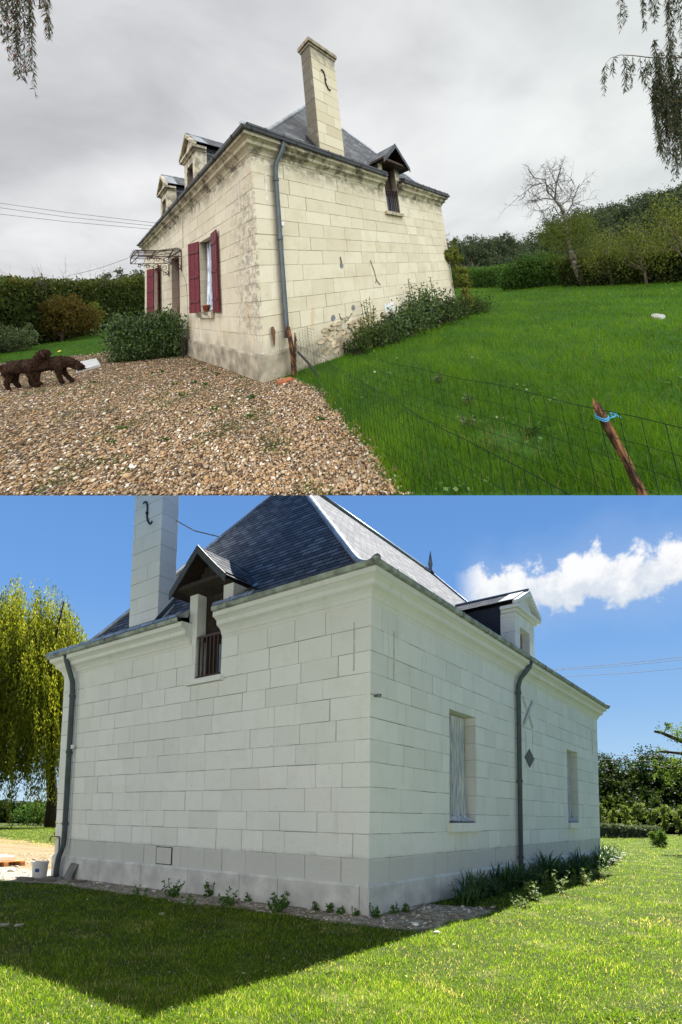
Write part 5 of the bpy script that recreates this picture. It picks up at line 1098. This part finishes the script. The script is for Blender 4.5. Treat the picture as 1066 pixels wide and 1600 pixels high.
def fence(line, h, z0, label, step=.075, hs=(0, .1, .2, .32, .45, .6), r=.0017, lean=(0, 0)):
    Ln = np.array(line, float); cum = np.concatenate([[0], np.cumsum(np.linalg.norm(np.diff(Ln, axis=0), axis=1))]); mb = MB(); T = cum[-1]
    at = lambda t: (np.interp(t, cum, Ln[:, 0]), np.interp(t, cum, Ln[:, 1])); wob = lambda t, z: (.012*math.sin(t*7+z*5), .012*math.cos(t*5.3))
    def pnt(t, z): x_, y_ = at(t); a, b = wob(t, z); return (x_+a+lean[0]*z/h, y_+b+lean[1]*z/h, z0+z-.012*abs(math.sin(t*4)))
    for z in hs: mb.tube([pnt(t, z*h/.6) for t in np.linspace(0, T, max(6, int(T*9)))], r*(1.5 if z in (hs[0], hs[-1]) else 1), 4)
    t = 0
    while t < T: mb.tube([pnt(t, z*h/.6) for z in hs], r, 4, cap=False); t += step
    return tagit(obj('wire_fence', mb, simple('dark_green_wire', (.004, .012, .007), .6, .2, 10, .1), AUT, base=(*line[0], z0), clip=.004), label, 'fence')
fence([(.47, -.28), (.20, -1.25), (-.20, -2.25), (-.45, -2.95), (-.69, -3.6), (-.85, -4.1), (-.97, -4.5), (-1.1, -5.0)], .6, G1, 'slack dark green wire fence running from the house corner along the gravel', .06)
fence([(.62, -1.6), (.33, -2.4), (.18, -3.1), (.11, -3.77), (.05, -4.21), (-.02, -4.53), (-.09, -4.95), (-.2, -5.5)], .6, G1, 'sparser wire fence held by the stake with blue string', .10)
mb = MB(); x0, y0 = .47, -.28
for k in range(9): a = k/8; mb.tube([(x0, y0-.0, .55-.62*a), (x0+.22+.12*a, y0+.02, .72-.35*a), (x0+.50+.1*a, y0-.05, .62-.62*a)], .002, 4)
for k in range(8): t = k/7; mb.tube([(x0+.08+.48*t, y0-.02, .60+.1*math.sin(3*t)), (x0+.1+.5*t, y0-.02, -.1)], .002, 4)
mb.tube([(x0+.06, y0-.05, .30), (x0+.14, y0-.22, .12), (x0+.16, y0-.5, -.12)], .022, 6)
tagit(obj('loose_mesh', mb, simple('black_wire_netting', (.015, .02, .018), .5), AUT, base=(x0, y0, G1)), 'loose piece of wire netting bunched against the wall beside the split stake', 'netting')
mb = MB(); mb.hexa([(.08, -.42, G1-.01), (.36, -.42, G1-.01), (.38, -.26, G1-.01), (.12, -.22, G1-.01), (.09, -.41, G1+.035), (.35, -.41, G1+.035), (.37, -.27, G1+.035), (.13, -.23, G1+.035)])
tagit(obj('roof_tile', mb, simple('terracotta_tile', (.36, .11, .045), .85, .3, 12), AUT, base=(.22, -.3, G1)), 'orange terracotta tile lying at the foot of the house corner', 'tile')
mb = MB(); mb.lathe((-.02, 2.92, 1.135), [(.0, 0), (.06, 0), (.09, .15), (.1, .15), (.1, .17), (.085, .17), (.08, .14), (0, .14)], 14)
tagit(obj('flower_pot', mb, simple('terracotta_pot', (.34, .10, .045), .8, .2, 12), AUT, base=(-.02, 2.92, 1.135), smooth=True), 'small terracotta pot standing on the sill of the near window', 'pot')
# weeds and moss tufts in the gravel, pale stone in the lawn
for i in range(16):
    x_, y_ = NR.uniform(-2.4, -.2), NR.uniform(-2.4, 4.2)
    if AUT.pts([(x_, y_, G1)])[0][2] < .25: continue
    weed(AUT, (x_, y_, G1), .05, .16, 26, L_WEED, 'tiny green weed growing in the gravel', 'weed', 'broad', 'tiny weeds in the gravel', 'gravel_weed', 6)
for i, (x_, y_, l_) in enumerate(((.46, -3.45, 'broad-leaved weed tuft at the bare patch in the lawn'), (.62, -3.95, 'low leafy weed right of the bare patch in the lawn'), (.9, -3.2, 'leafy weed in the lawn beyond the bare patch'), (1.4, -2.6, 'small leafy weed in the middle of the right lawn'))):
    weed(AUT, (x_, y_, G1), .13, .22, 40, L_PALE if i != 1 else L_WEED, l_, 'weed', 'broad', None, 'lawn_weed', 8)
mb = MB(); mb.prism([(8.0+.35*math.cos(a)*(1+.2*math.sin(3*a)), -5.1+.12*math.sin(a), G1) for a in np.linspace(0, 6.28, 11)[:-1]], (0, 0, .05)); tagit(obj('flat_stone', mb, simple('pale_flat_stone', (.42, .42, .38), .9), AUT, base=(8, -5.1, G1)), 'pale flat stone lying in the grass near the right edge', 'stone')
mb = MB(); mb.lathe((-2.95, 12.5, G1+.03), [(0, 0), (.06, .02), (.07, .05), (0, .09)], 8); tagit(obj('yellow_ball', mb, simple('yellow_plastic', (.75, .68, .1), .5), AUT, base=(-2.95, 12.5, G1), smooth=True), 'small yellow ball lying on the left lawn', 'ball')

# ---- summer garden: trees and hedges beyond
g2 = G2-.05
def big_willow(base, R_, H_, n_str, label, cx0=0., trunk_r=.45, lean=.3):
    xf = frame(SPR, base); o = empty('weeping_willow', SPR, base, label, 'willow tree'); mb = MB(); lv = []
    mb.tube([(0, 0, -.3), (.05, 0, 2.5), (lean*.5, 0, 5), (lean, 0, H_*.45)], [trunk_r*1.15, trunk_r, trunk_r*.9, trunk_r*.7], 12)
    for i in range(14):
        a = NR.uniform(0, 6.28); q = np.array([cx0+math.cos(a)*R_*.6, math.sin(a)*R_*.6, H_*NR.uniform(.6, .92)]); mb.tube(limb_path((lean, 0, H_*.4), q, .5), list(np.linspace(.25, .06, 7)), 6)
    obj('trunk', mb, DARKB, SPR, o, xf=xf, smooth=True)
    Cs, As, Ss, To = [], [], [], []
    for i in range(n_str):
        a = NR.uniform(0, 6.28); rr = R_*(NR.random()**.5)*NR.uniform(.75, 1.1); zz = H_*(1-.42*(rr/R_)**2)*NR.uniform(.62, 1.0)*(1+.06*math.sin(a*3)); ln = min(NR.uniform(2.5, 8.5), zz-1.7+NR.uniform(-.6, 1.4))
        if ln < .6: continue
        p = np.array([cx0+rr*math.cos(a), rr*math.sin(a), zz]); k = int(ln*13); t = np.sort(NR.random(k)); dr = np.array([math.cos(a)*.5, math.sin(a)*.5, 0])
        Q = p+np.stack([dr[0]*np.sqrt(t)*1.4, dr[1]*np.sqrt(t)*1.4, -t*ln+.3*np.sqrt(t)], 1)+NR.normal(size=(k, 3))*.10
        Cs.append(Q); b = NR.uniform(0, 6.28, k); As.append(np.stack([np.cos(b)*.5, np.sin(b)*.5, -np.ones(k)+NR.normal(size=k)*.2], 1)); Ss.append(NR.uniform(.20, .38, k)); To.append(np.full(k, NR.random())*.5+NR.random(k)*.5)
    C = np.concatenate(Cs); np_mesh('crown', leaf_quads(C, np.concatenate(Ss), .26, None, np.concatenate(As)), xf, quads_idx(len(C)), np.concatenate(To), [L_WILLY], parent=o, col=SPR.col)
    return o
big_willow((-39.2, 19.95, g2), 6.5, 22.3, 3000, 'golden weeping willow towering left of the house', -3.6, .45, -.5)
plant('dark_tree', SPR, (-45.5, 15.6, g2), [(0, 0, 9, 5, 4, 5), (-2, 0, 6, 4, 4, 3), (3, 0, 7, 3, 3, 3)], 9000, .5, L_SUNW, 'dark trunked tree standing behind the willow at the left edge', 'tree', trunk=[([(0, 0, -.2), (.1, 0, 3), (0, 0, 7)], .28, .2)], bark=DARKB, limbs=7)
plant('round_bush', SPR, (-47.5, 24.5, g2), [(0, 0, 1.1, 2.4, 1.5, 1.1), (2.1, 0, 1.3, 1.5, 1.3, 1.2), (-2.4, 0, 1.0, 1.6, 1.3, 1.0), (.6, 0, 1.9, 1.3, 1.1, .7)], 9000, .2, L_WEED, 'round green bush glimpsed under the willow', 'bush', hi=1.)
hedge('far_hedge', SPR, [(-75, 10), (-68, 20), (-62, 30), (-50, 45), (-40, 60)], g2, [2.4, 2.2, 2.5, 2.4, 2.6], 3, 14000, .4, L_SUNW, 'far green hedge beyond the willow on the left', 'hedge')
mb = MB(); Ln = [(-560, 60, 4), (-447, 150, 7.2), (-412, 176, 9.2), (-392, 191, 8.0), (-374, 204, 7.5), (-340, 240, 10), (-280, 300, 8)]
mb.add([(a, b, -2) for a, b, c in Ln]+[(a*1.03, b*1.03, c) for a, b, c in Ln]+[(a*1.3, b*1.3, -2) for a, b, c in Ln], [(i, i+1, 7+i+1, 7+i) for i in range(6)]+[(7+i, 8+i, 15+i, 14+i) for i in range(6)])
obj('hills', mb, simple('blue_green_hill', (.075, .13, .13), .98, .25, .05), SPR)['kind'] = 'structure'
hedge('lavender_row', SPR, [(.2, 38.4), (1.5, 40.0), (2.6, 41.8), (4.3, 44.6)], g2, [.95, .95, .85, .75], 1.2, 9000, .16, L_LAV, 'pale grey-green lavender row before the vine hedge', 'lavender', core=False)
for i, t in enumerate(np.linspace(0, 1, 9)):
    x_, y_ = -3.2+t*9.2, 55.5-t*2.2; h_ = 2.75+.25*math.sin(i*2.1)
    plant('vine', SPR, (x_, y_, g2), [(0, 0, h_*.78, .62, .35, h_*.22), (.1, 0, h_*.5, .45, .3, h_*.25), (-.15, 0, h_*.3, .3, .25, h_*.2)], 1500, .17, L_VINE, ('first', 'second', 'third', 'fourth', 'fifth', 'sixth', 'seventh', 'eighth', 'ninth')[i]+' leafy vine from the left in the row beyond the right lawn', 'vine', trunk=[([(0, 0, -.1), (.05, 0, .8), (-.03, 0, 1.7), (0, 0, 2.3)], .06, .03)], bark=DARKB, group='vines in the row beyond the right lawn', inner=.2, lo=.35)
hedge('dark_hedge', SPR, [(-8, 62), (0, 61), (8, 60), (16, 60)], g2, [2.3, 2.3, 2.4, 2.4], 1.5, 6000, .3, L_SUNW, 'dark hedge right behind the row of vines', 'hedge', hi=.5)
wood('summer_wood', SPR, [(-19, 94.5, 11), (-15.6, 96.8, 11.2), (-12.1, 99.4, 11.6), (-10.6, 100.4, 12.0), (-9.1, 101.6, 11.4), (-7.8, 102.6, 12.2), (-6.0, 103.8, 12.5), (-3.5, 105.8, 12.2), (-1.2, 107.5, 12.0), (3.5, 111.0, 12.3), (10, 115, 12.5)], -1, 16, 60000, .40, L_SUNW, 16, (2.6, 2.6, 2.8))
plant('round_shrub', SPR, (7.52, 25.83, g2), [(0, 0, .42, .42, .40, .42), (.1, 0, .6, .26, .26, .22), (-.12, 0, .5, .28, .28, .25)], 3600, .07, L_BRIGHT, 'small round bright green shrub alone on the right lawn', 'shrub', lo=0, hi=.7)
xf = frame(SPR, (9.9, 22.6, g2)); o = empty('pollarded_tree', SPR, (9.9, 22.6, g2), 'knobbly pollarded tree branch reaching in at the right edge', 'tree'); mb = MB(); q = lambda x_, y_: np.array([(x_-1120)/37., 0, (1335-y_)/37.])
mb.tube([q(1120, 1345), q(1122, 1280), q(1118, 1215), q(1120, 1175)], [.16, .14, .13, .12], 8)
for pts, r0, r1 in (([q(1120, 1175), q(1090, 1163), q(1066, 1153), q(1052, 1147), q(1043, 1146)], .11, .05), ([q(1118, 1215), q(1090, 1204), q(1066, 1202), q(1050, 1205), q(1038, 1200)], .10, .05), ([q(1119, 1190), q(1085, 1180), q(1060, 1178), q(1050, 1178)], .07, .04)): mb.tube(pts, list(np.linspace(r0, r1, len(pts))), 7)
obj('trunk', mb, DARKB, SPR, o, xf=xf, smooth=True)
lb = [(*q(x_, y_), s_, s_, s_*.8) for x_, y_, s_ in ((1044, 1144, .16), (1056, 1143, .2), (1064, 1136, .16), (1054, 1177, .22), (1062, 1180, .15), (1040, 1196, .2), (1050, 1203, .28), (1060, 1212, .3), (1046, 1215, .2), (1062, 1224, .22), (1075, 1200, .4), (1085, 1150, .4), (1100, 1190, .5))]
C, tone = blob_pts(lb, 2600, .2, 24, .3); foliage('foliage', C, tone, .09, L_BRIGHT, xf, o, SPR)
for k_, (a, b) in enumerate((((-6.0, 53.1, 16.3), (6.6, 62.3, 18.0)), ((-6.0, 53.1, 16.15), (6.5, 62.3, 17.7)), ((-6.0, 53.2, 15.5), (6.5, 62.4, 16.8)), ((-2.4, 56.8, 7.7), (6.1, 63.2, 8.0)), ((-2.4, 56.8, 7.3), (6.1, 63.2, 7.3)))):
    mb = MB(); c = (np.array(a)+b)/2-np.array([0, 0, .12]); a_ = np.array(a)*1.0; e = (np.array(b)-a_); mb.tube([a_-e*.6, a_, c, b, np.array(b)+e*.5], .022, 4)
    tagit(obj('power_line', mb, wm, SPR), ('topmost', 'second', 'third', 'fourth', 'lowest')[k_]+' power line from the top in the blue sky right of the house', 'power line', 'power lines in the blue sky')
mb = MB(); mb.tube([(2.97, .55, 7.15), (3.25, .8, 6.95), (3.62, 1.12, 6.85)], .012, 5); tagit(obj('stay_wire', mb, wm, SPR), 'stay wire between the chimney and the slate roof under the blue sky', 'wire')

# ---- summer garden: plants and things at the wall foot
for x_, y_, h_, w_, n_, lab in ((4.72, -.55, .24, .5, 60, 'dark weed clump nearest the hatch on the shaded gable foot'), (5.05, -.05, .32, .3, 60, 'upright bushy weed against the plinth middle'), (6.05, -.62, .16, .45, 60, 'sprawling weed on the bare strip below the middle of the plinth'),
        (5.98, -.05, .13, .25, 26, 'small sprig against the plinth between two clumps'), (7.0, -.5, .28, .36, 70, 'largest weed near the house corner on the chippings'), (6.75, -.2, .18, .4, 40, 'low weed against the plinth left of the largest corner weed'), (7.3, -.08, .13, .12, 16, 'tiny upright weed at the plinth, first of a row to the corner'),
        (7.55, -.08, .17, .16, 22, 'tiny weed at the plinth, second of a row to the corner'), (7.75, -.1, .12, .12, 16, 'tiny weed at the plinth just left of the corner'), (7.97, -.06, .13, .14, 16, 'tiny weed touching the house corner on its left'),
        (8.27, -.05, .19, .16, 24, 'small weed at the very corner of the house'), (8.30, .38, .16, .16, 22, 'small weed right of the house corner'), (8.33, .62, .14, .12, 16, 'second small weed right of the house corner'), (4.2, -.75, .12, .4, 36, 'flat weed at the lawn edge below the hatch'), (5.5, -.9, .09, .35, 30, 'flat weed at the lawn edge below the middle of the gable')):
    weed(SPR, (x_, y_, g2+.03), h_, w_, n_*2, L_WEED, lab, 'weed', 'broad', 'weeds at the plinth', 'wall_weed', 8)
gd = 'daylilies along the back wall'
for i, (x_, y_, h_, w_, n_) in enumerate(((8.62, 1.9, .34, .5, 90), (8.50, 2.5, .42, .6, 120), (8.48, 3.2, .46, .6, 130), (8.46, 3.9, .46, .6, 130), (8.46, 4.6, .48, .6, 130), (8.44, 5.4, .50, .7, 140), (8.44, 6.2, .52, .7, 140), (8.42, 7.1, .50, .7, 130), (8.42, 8.0, .48, .7, 130), (8.42, 9.0, .46, .7, 120), (8.42, 10.0, .44, .7, 110), (8.42, 11.0, .52, .6, 110), (8.35, 11.9, .58, .6, 110))):
    strap_plant(SPR, (x_, y_, g2+.02), h_*(.70+.15*math.sin(i*2.3)), w_*1.2, int(n_*1.2), L_LILY, ('dark daylily clump nearest the house corner', 'second daylily clump from the house corner', 'third daylily clump from the house corner, left of the near window sill', 'daylily clump below the near window', 'daylily clump between near window and downpipe', 'daylily clump at the foot of the downpipe', 'daylily clump just past the downpipe', 'seventh daylily clump past the downpipe, mid wall', 'daylily clump under the diamond vent', 'daylily clump before the far window', 'daylily clump below the far window', 'tall daylily clump past the far window', 'last daylily clump at the far corner')[i].replace('seventh daylily', 'second daylily'), gd)
for x_, y_, h_, w_, lab in ((9.28, 3.0, .38, .40, 'pale sunlit weed rising out of the near daylilies'), (9.28, 4.2, .42, .55, 'pale forked weed in front of the downpipe daylilies'), (9.42, 2.05, .22, .4, 'low bright weed at the tip of the wall shadow'), (9.25, 5.9, .36, .5, 'sunlit weed among the middle daylilies'), (9.2, 7.4, .36, .5, 'sunlit weed among the far daylilies'), (8.35, 12.4, .62, .6, 'tall bright weed at the far corner of the house'), (8.15, 13.6, .52, .7, 'bright weed patch just beyond the far corner'), (7.9, 15.3, .4, .9, 'thin bright weeds standing in the lawn past the far corner')):
    weed(SPR, (x_, y_, g2), h_, w_, 200, L_BRIGHT, lab, 'weed', 'broad', 'sunlit weeds along the back wall', 'sunlit_weed', 8)
for i in range(6):
    weed(SPR, (8.75+NR.uniform(-.1, .25), 2.0+i*.55, g2), .12, .35, 60, L_WEED, ('low green growth at the foot of the daylilies, %s from the house corner' % ('first', 'second', 'third', 'fourth', 'fifth', 'sixth')[i]), 'weed', 'broad', 'low growth before the daylilies', 'low_weed', 7)
mb = MB(); b = (.17, -.38, g2); mb.lathe(b, [(0, .01), (.135, .0), (.16, .30), (.17, .30), (.17, .34), (.16, .34), (.13, .03), (0, .03)], 20)
bk = tagit(obj('bucket', mb, simple('white_bucket', (.62, .62, .60), .4, .08, 9, .4), SPR, base=b, smooth=True), 'white plastic bucket standing under the downpipe at the left corner', 'bucket'); bk.data.set_sharp_from_angle(angle=rad(30))
mb = MB(); 
for i in range(4):
    a0, a1 = -1.05+.13*i, -1.05+.13*(i+1); r_ = .153; mb.quad((b[0]+r_*math.cos(a0), b[1]+r_*math.sin(a0), b[2]+.13), (b[0]+r_*math.cos(a1), b[1]+r_*math.sin(a1), b[2]+.13), (b[0]+(r_+.005)*math.cos(a1), b[1]+(r_+.005)*math.sin(a1), b[2]+.2), (b[0]+(r_+.005)*math.cos(a0), b[1]+(r_+.005)*math.sin(a0), b[2]+.2))
obj('bucket_label', mb, simple('blue_print', (.03, .09, .25), .5), SPR, bk)
mb = MB(); mb.hexa([(.70, -.17, g2), (.96, -.17, g2), (.96, -.13, g2), (.70, -.13, g2), (.80, -.06, g2+.33), (1.06, -.06, g2+.31), (1.06, -.035, g2+.31), (.80, -.035, g2+.33)])
tagit(obj('slate_board', mb, simple('grey_board', (.16, .16, .155), .8), SPR, base=(.85, -.12, g2)), 'grey slab leaning against the plinth beside the white bucket', 'slab')
for k_, (x_, y_, l_, w_, lab) in enumerate(((.35, -.75, .30, .10, 'dark board lying in front of the white bucket'), (.95, -.62, .22, .08, 'short dark board lying below the leaning slab'), (1.6, -.35, .18, .1, 'flat grey stone lying near the plinth right of the leaning slab'), (5.22, -3.30, .09, .05, 'small grey stone at the left edge of the shaded lawn'), (5.38, -3.18, .07, .04, 'pale flat stone in the shaded lawn near the left edge'), (5.95, -1.62, .07, .04, 'pale stone lying in the middle of the shaded lawn'))):
    mb = MB(); a = .5*k_; mb.prism([(x_+l_*math.cos(t)*math.cos(a)-w_*math.sin(t)*math.sin(a), y_+l_*math.cos(t)*math.sin(a)+w_*math.sin(t)*math.cos(a), g2-.0) for t in np.linspace(0, 6.28, 8)[:-1]], (0, 0, .05)); tagit(obj('lying_board' if k_ < 2 else 'loose_stone', mb, simple('weathered_piece', (.14, .12, .10) if k_ < 3 else (.33, .30, .27), .9), SPR, base=(x_, y_, g2)), lab, 'board' if k_ < 2 else 'stone')
mb = MB(); b = (8.33, -.28, g2+.0); mb.prism([(b[0]+.13*math.cos(t), b[1]+.06*math.sin(t), b[2]+.01) for t in np.linspace(0, 6.28, 10)[:-1]], (0, 0, .03)); tagit(obj('black_dish', mb, simple('black_plastic', (.012, .012, .014), .5), SPR, base=b), 'small black plastic dish lying at the house corner', 'dish')
b = (-3.2, .3, g2); o = empty('wooden_pallet', SPR, b, 'orange wooden pallet with a white board on it at the left edge', 'pallet'); pm_ = simple('orange_pallet_wood', (.50, .22, .08), .8, .3, 10)
for y_ in (-.45, -.05, .35): mb = MB(); mb.box(b[0]-.55, b[0]+.35, b[1]+y_, b[1]+y_+.1, b[2], b[2]+.1); obj('runner', mb, pm_, SPR, o)
for x_ in (-.55, -.32, -.09, .14): mb = MB(); mb.box(b[0]+x_, b[0]+x_+.16, b[1]-.47, b[1]+.47, b[2]+.102, b[2]+.125); obj('slat', mb, pm_, SPR, o)
mb = MB(); mb.box(b[0]-.7, b[0]+.15, b[1]-.4, b[1]+.3, b[2]+.13, b[2]+.24); tagit(obj('white_board', mb, simple('white_insulation', (.72, .72, .70), .8, .05), SPR, base=b), 'white board stack lying on the orange pallet', 'board')

# ------------------------------------------------------------------ dogs
from mathutils import noise as mnoise
def skin_body(nodes, edges, root, sub=3):
    me = bpy.data.meshes.new('tmp'); me.from_pydata([n[:3] for n in nodes], edges, []); o = bpy.data.objects.new('tmp', me); sc.collection.objects.link(o)
    sk = o.modifiers.new('s', 'SKIN'); ss = o.modifiers.new('u', 'SUBSURF'); ss.levels = sub; ss.render_levels = sub
    lay = me.skin_vertices[0] if me.skin_vertices else None
    if lay is None:
        bm = bmesh.new(); bm.from_mesh(me); bm.verts.layers.skin.verify(); bm.to_mesh(me); bm.free(); lay = me.skin_vertices[0]
    for i, n in enumerate(nodes): lay.data[i].radius = (n[3], n[4] if len(n) > 4 else n[3]); lay.data[i].use_root = (i == root)
    dg = bpy.context.evaluated_depsgraph_get(); ev = o.evaluated_get(dg).to_mesh()
    V = np.array([v.co[:] for v in ev.vertices]); Fc = [tuple(p.vertices) for p in ev.polygons]; N_ = np.array([v.normal[:] for v in ev.vertices])
    bpy.data.objects.remove(o); return V, Fc, N_
FUR = simple('brown_curly_fur', (.040, .020, .012), .85, .45, 30, .2, 0, 1, .012)
FURL = leafmat('brown_fur_tuft', [(0, (.018, .009, .006)), (.6, (.045, .023, .013)), (1, (.095, .052, .030))], .1)
def dog(place, base, ang, head, legs, label, tail_up=.2, length=.66, height=.50, sz=1.):
    Lh = length; H_ = height
    nodes = [(0, 0, H_-.01, .125, .145), (-.16, 0, H_+.01, .115, .13), (-Lh*.5, 0, H_+.0, .11, .115), (-Lh*.66, 0, H_-.03, .08, .085),     # chest back .. rump
             (.16, 0, H_+.0, .12, .135), (.26, 0, H_+.02, .09, .105)]
    edges = [(0, 1), (1, 2), (2, 3), (0, 4), (4, 5)]
    k = 5; hb = np.array(nodes[5][:3])
    for (dx_, dz_, r_) in head: nodes.append((hb[0]+dx_, 0, hb[2]+dz_, r_, r_*.92)); edges.append((k, len(nodes)-1)); k = len(nodes)-1
    nodes.append((-Lh*.72, 0, H_+.02, .03)); edges.append((3, len(nodes)-1)); t0 = len(nodes)-1
    for dx_, dz_ in ((-.12, .03*tail_up-.06), (-.26, .2*tail_up-.16), (-.38, .5*tail_up-.20)): nodes.append((-Lh*.72+dx_, .01, H_+dz_, .024)); edges.append((len(nodes)-2 if dx_ != -.12 else t0, len(nodes)-1))
    for (isf, s, sw) in legs:
        y_ = s*.095
        if isf: P_ = [(.14, y_*.9, H_-.10, .085), (.12+sw*.25, y_, H_*.55, .056), (.14+sw*.7, y_, H_*.28, .042), (.14+sw, y_, .05, .042), (.20+sw, y_, .032, .036)]; par = 4
        else: P_ = [(-Lh*.54, y_, H_-.12, .095), (-Lh*.44+sw*.3, y_, H_*.54, .066), (-Lh*.62+sw*.7, y_, H_*.32, .055), (-Lh*.58+sw, y_, .055, .047), (-Lh*.50+sw, y_, .032, .040)]; par = 2
        kk = par
        for p in P_: nodes.append(p); edges.append((kk, len(nodes)-1)); kk = len(nodes)-1
    V, Fc, N_ = skin_body(nodes, edges, 1, 3)
    V = V.copy()
    D = np.array([mnoise.noise(Vector(v)*16)*.011+mnoise.noise(Vector(v)*45)*.006 for v in V]); V2 = V+N_*D[:, None]
    R00 = frame(place, base, 'ground'); R0 = lambda P: R00(np.asarray(P)*sz); ca_, sa2 = math.cos(ang), math.sin(ang)
    def xf(P): P = np.asarray(P, float).reshape(-1, 3); return R0(np.stack([P[:, 0]*ca_-P[:, 1]*sa2, P[:, 0]*sa2+P[:, 1]*ca_, P[:, 2]], 1))
    o = np_mesh('dog', V2, xf, Fc, NR.random(len(Fc)), [FUR], smooth=True, org=xf([(0, 0, 0)])[0], col=place.col); tagit(o, label, 'dog')
    # curly tufts of fur
    n = 16000; i = NR.integers(0, len(V), n); C = V2[i]+NR.normal(size=(n, 3))*.006; ax = N_[i]*.28+NR.normal(size=(n, 3))*.55+np.array([-.2, 0, -.45]); s_ = NR.uniform(.018, .036, n)*np.where(V[i][:, 2] < .26, .6, 1)
    a_ = ax/np.linalg.norm(ax, axis=1)[:, None]; np_mesh('fur', leaf_quads(C+a_*s_[:, None]*.2, s_, .85, None, a_, .3), xf, quads_idx(n), NR.random(n), [FURL], parent=o, col=place.col)
    hp = np.array(nodes[5+len(head)][:3]); hk = np.array(nodes[5+len(head)-1][:3]); d_ = hp-hk; d_ /= np.linalg.norm(d_)
    for s in (-1, 1):   # ears
        mb = MB(); e0 = hk+np.array([-.02, s*.062, .045]); mb.tube([e0, e0+np.array([.0, s*.025, -.05]), e0+np.array([.02, s*.022, -.11]), e0+np.array([.03, s*.01, -.145])], [.018, .034, .036, .012], 7); obj('ear', mb, FUR, place, o, xf=xf, smooth=True)
        mb = MB(); e = hk+d_*.055+np.array([0, s*.040, .035]); mb.lathe(e, [(.0, -.009), (.008, -.004), (.009, 0), (.008, .004), (0, .009)], 8); obj('eye', mb, simple('dog_eye', (.01, .006, .004), .1, .1, 9, .8), place, o, xf=xf, smooth=True)
    mb = MB(); e = hp+d_*.022; mb.lathe(e, [(.0, -.016), (.015, -.012), (.02, 0), (.013, .012), (0, .015)], 8); obj('nose', mb, simple('dog_nose', (.012, .009, .008), .3), place, o, xf=xf, smooth=True)
    return o
dog(AUT, (-3.20, 5.02, G1), .03, [(.09, .09, .10), (.16, .16, .088), (.25, .20, .088), (.37, .175, .058)], [(1, -1, .05), (1, 1, -.06), (0, -1, -.03), (0, 1, .10)], 'shaggy brown dog with head raised, behind the other dog on the gravel', .0, .62, .46, 1.08)
dog(AUT, (-2.74, 4.66, G1), .12, [(.09, -.03, .11), (.17, -.08, .10), (.25, -.13, .095), (.36, -.19, .065)], [(1, -1, -.02), (1, 1, .12), (0, -1, .12), (0, 1, -.12)], 'shaggy brown dog with head lowered, sniffing the gravel by the slab', -.2, .74, .44, 1.1)
# ------------------------------------------------------------------ sun reaches the summer garden only (its own sky stands under the other garden's ground)
rc = sun.light_linking; rc.receiver_collection = SPR.col; rc.blocker_collection = SPR.col
